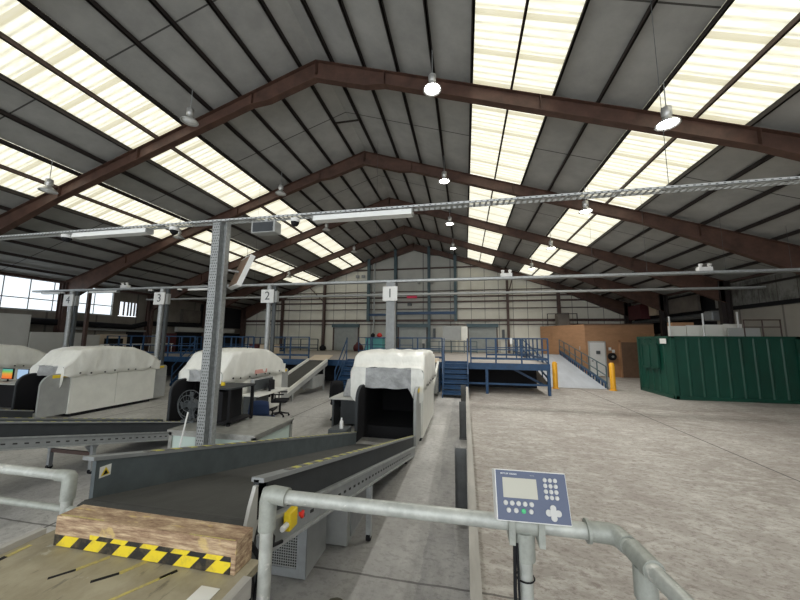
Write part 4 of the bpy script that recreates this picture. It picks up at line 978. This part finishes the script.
q = MB().box(-3.5,-3.06,4.66,4.84,4.13,4.32).build('case', 'lgrey', o); box(-3.47,-3.1,4.65,4.66,4.145,4.305).build('display', 'charcoal', o); box(-3.3,-3.26,4.74,4.8,4.32,4.4).build('hanger', 'galv', o)
o = thing('hanging_display', (-3.95,4.95,3.3), 'dark display panel in pale frame fixed right of the foreground pole', 'screen')
mt = Matrix.Translation((-3.95,5.05,3.55)) @ Matrix.Rotation(math.radians(-38), 4, 'Z') @ Matrix.Rotation(math.radians(-20), 4, 'X')
box(-.3,.3,-.03,.05,-.3,.3).xf(mt).build('case', 'white', o); box(-.28,.28,-.034,-.03,-.28,.28).xf(mt).build('display', 'plyd', o)
MB().tube([(-4.06,4.85,3.55),(-3.95,5.0,3.55)], .02, 8).build('arm', 'galv', o)

# ------------------------------------------------------------------ desks, chairs
def desk(ox, i, side):
    x0, x1 = (ox-3.65, ox-2.78)
    o = thing('operator_desk', (x0+.4,8.9,0), 'operator desk beside the %s scanner' % who[i], 'desk', 'operator desks')
    box(x0,x1,8.5,9.7,.74,.78).build('desk_top', 'offwhite', o); box(x0+.3,x1,8.6,9.6,.1,.74).build('pedestal', 'charcoal', o)
    box(x0+.05,x0+.1,8.6,9.6,0,.74).build('leg', 'dgrey', o)
    return o
desk(0, 0, -1)
o = thing('wrapped_monitor', (-3.1,9,.78), 'monitor wrapped in grey plastic on desk of nearest scanner', 'monitor')
q = MB().hexa([(-3.38,8.75,.78),(-2.8,8.75,.78),(-2.8,9.2,.78),(-3.38,9.2,.78)], [(-3.28,8.85,1.25),(-2.85,8.85,1.27),(-2.85,9.1,1.27),(-3.28,9.1,1.25)]); q.build('wrap', 'film', o, .04)
def chair(x, y, rot, seatm, label, bh=.46):
    o = thing('office_chair', (x,y,0), label, 'chair', 'office chairs')
    R_ = Matrix.Translation((x,y,0)) @ Matrix.Rotation(rot, 4, 'Z')
    box(-.24,.24,-.23,.23,.44,.52).xf(R_).build('seat', seatm, o, .03)
    q = MB(); n = 10
    vs = []
    for t in (0, .06):
        for k in range(n+1):
            for zz in range(5):
                u = -1+2*k/n; w = .23*(1-.12*(zz/4)**2*(1)); vs.append((u*w, .24+t-.06*(1-u*u)*-1-.02*zz*0, .62+bh*zz/4+(.04*(1-u*u) if zz == 4 else 0)))
    fs = []; m_ = (n+1)*5
    for k in range(n):
        for zz in range(4):
            a = k*5+zz; fs.append((a, a+5, a+6, a+1)); fs.append((a+m_, a+1+m_, a+6+m_, a+5+m_))
    for k in range(n): fs += [(k*5, k*5+m_, (k+1)*5+m_, (k+1)*5), (k*5+4, (k+1)*5+4, (k+1)*5+4+m_, k*5+4+m_)]
    for zz in range(4): fs += [(zz, zz+1, zz+1+m_, zz+m_), (n*5+zz, n*5+zz+m_, n*5+zz+1+m_, n*5+zz+1)]
    q.add(vs, fs, True).xf(R_).build('backrest', seatm, o)
    MB().box(-.03,.03,.2,.27,.46,.7).xf(R_).build('back_bracket', 'black', o)
    MB().tube([(0,0,.1),(0,0,.44)], .03, 10).xf(R_).build('gas_column', 'black', o)
    for k in range(5):
        a = 2*PI*k/5; l = MB().tube([(0,0,.12),(.27*math.cos(a),.27*math.sin(a),.075)], [.03,.018], 8).xf(R_).build('leg', 'black', o)
        MB().tube([(.27*math.cos(a)-.02,.27*math.sin(a),.03),(.27*math.cos(a)+.02,.27*math.sin(a),.03)], .03, 10).xf(R_).build('castor', 'black', l)
    for s in (-1, 1): MB().beam((s*.26,.1,.5),(s*.26,.1,.68),.03,.03).box(s*.26-.03,s*.26+.03,-.15,.15,.68,.71).xf(R_).build('armrest', 'black', o)
chair(-3.62,9.3,.9,'black','black office chair beside desk of the nearest scanner')
chair(-4.75,7.15,PI+.3,'navy','office chair with blue back behind the mint cabinet', .3)
chair(-5.62,9.35,1.9,'black','black office chair beside the second scanner')
o = thing('operator_desk', (-5.9,9.3,0), 'operator desk under plastic on the right of second scanner', 'desk', 'operator desks')
box(-6.24,-5.65,8.3,9.9,.74,.79).build('desk_top', 'sheet', o, .015); box(-6.2,-5.8,8.4,9.0,.05,.74).build('pedestal', 'dgrey', o)
o = thing('wrapped_monitor', (-6.05,9.1,.79), 'dark monitor under clear plastic beside second scanner', 'monitor')
box(-6.2,-6.08,8.65,9.65,.8,1.18).build('wrap', 'film', o, .03)
box(-6.08,-6.075,8.7,9.6,.84,1.14).build('display', 'dgrey', o)
tag(box(-6.235,-6.228,8.9,9.5,1.3,1.42).build('caution_strip', mat('pale red print', (.70,.38,.33), .5)), 'faded red printed strip on sheet of second scanner', 'sticker')
bs = MB().tube([(-2.05,6.95,.48),(-2.05,6.95,.6)], .04, 10)
# lane three desk with two lit monitors
o = thing('operator_desk', (-15,8.4,0), 'operator desk with lit monitors left of the third scanner', 'desk', 'operator desks')
MB().box(-15.9,-14.2,8.1,8.8,.80,.84).build('desk_top', 'offwhite', o); box(-15.7,-14.4,8.25,8.75,.05,.8).build('pedestal', 'black', o)
for x, m_, l in ((-15.45,'thermal','lit monitor with orange and green picture on third lane desk'), (-14.75,'screen','lit pale blue monitor on third lane desk')):
    o = thing('monitor', (x,8.5,.84), l, 'monitor', 'lit monitors')
    box(x-.25,x+.25,8.47,8.51,.92,1.28).build('case', 'black', o); box(x-.23,x+.23,8.462,8.47,.94,1.26).build('display', m_, o); box(x-.08,x+.08,8.42,8.6,.84,.85).build('base', 'black', o); box(x-.02,x+.02,8.49,8.52,.85,.94).build('neck', 'black', o)
# oil stains are part of the slab: thin marks
for (x, y, r) in ((-1.18,3.05,.09), (-.93,2.98,.04)):
    q = MB(); pts = [(x+r*(1+.35*noise.noise(Vector((k,x*9,0))))*math.cos(2*PI*k/18), y+r*.8*(1+.4*noise.noise(Vector((0,k,y))))*math.sin(2*PI*k/18), .002) for k in range(18)]
    q.add(pts, [tuple(range(18))]); tag(q.build('oil_stain', mat('oil stain', (.09,.085,.06), .5)), ('larger' if r > .05 else 'smaller')+' dark oil stain on floor below the pipe railing', 'stain')
wbt = thing('spray_bottle', (-2.62,6.9,0), 'small white bottle beside left guard of near conveyor', 'bottle')
box(-2.9,-2.5,6.75,7.1,0,.45).build('stool', 'dgrey', wbt); MB().lathe((-2.66,6.9,.45), [(.04,0),(.04,.14),(.015,.18),(.015,.22),(0,.22)], 12).build('bottle', 'white', wbt)

# ------------------------------------------------------------------ high bay lamps
def bay(x, y, z, lit, label):
    o = thing('high_bay_lamp', (x,y,z), label, 'lamp', 'high bay lamps')
    MB().lathe((x,y,z), [(.05,.42),(.10,.40),(.10,.22),(.06,.18),(.12,.12),(.23,.02),(.24,0),(.22,0),(.11,.1),(0,.12)], 24).build('shade', 'lampoff', o)
    MB().tube([(x,y,z+.42),(x,y,rz(x)+.1)], .012, 6).build('drop_rod', 'galv', o)
    MB().lathe((x,y,z+.0), [(0,-.02),(.14,-.0),(.2,.03)], 24).build('lens', 'lampglow' if lit else 'glassfix', o)
    if lit:
        ld = bpy.data.lights.new('lamp_beam', 'SPOT'); ld.energy = LAMP; ld.spot_size = math.radians(140); ld.spot_blend = .6; ld.shadow_soft_size = .18; ld.color = (1,.98,.94)
        lo = bpy.data.objects.new('lamp_beam', ld); C.objects.link(lo); lo.location = (x,y,z-.06)
LAMP = 520
wh = ['nearest','second nearest','third nearest','farthest']
for k in range(4):
    y = 7.6+4.95*k
    bay(-.72, y, 8.75, True, '%s lit high bay lamp in the row just right of ridge' % wh[k])
    bay(4.45, y, 7.1, True, '%s lit high bay lamp in the right hand row' % wh[k])
    bay(-8.05, y, 8.85, False, '%s unlit high bay lamp in the row left of ridge' % wh[k])
    bay(-13.3, y, 7.1, False, '%s unlit high bay lamp in the far left row' % wh[k])

# ------------------------------------------------------------------ light, camera
w = bpy.data.worlds.new('overcast'); sc.world = w; w.use_nodes = True
bg = w.node_tree.nodes['Background']; bg.inputs[0].default_value = (.92,.96,1,1); bg.inputs[1].default_value = 2.6  # hall has no rear wall: sky through the open end added as fill

cam = bpy.data.cameras.new('camera'); co = bpy.data.objects.new('camera', cam); C.objects.link(co)
cam.sensor_width = 36; cam.lens = 36*323/800; cam.clip_start = .05; cam.clip_end = 200
Rm = [[0.9806057309182418,-0.016427676503880488,-0.19530113142269503],[0.19584533019295905,0.12052020319566711,0.9732006408050119],[0.007550306742892962,-0.9925749402772361,0.12140008567430775]]
co.matrix_world = Matrix(((Rm[0][0],-Rm[0][1],-Rm[0][2],0),(Rm[1][0],-Rm[1][1],-Rm[1][2],0),(Rm[2][0],-Rm[2][1],-Rm[2][2],2.37),(0,0,0,1)))
sc.camera = co
sc.view_settings.view_transform = 'Standard'; sc.view_settings.look = 'None'; sc.view_settings.exposure = 0.0; sc.view_settings.gamma = 1
sc.view_settings.use_curve_mapping = False
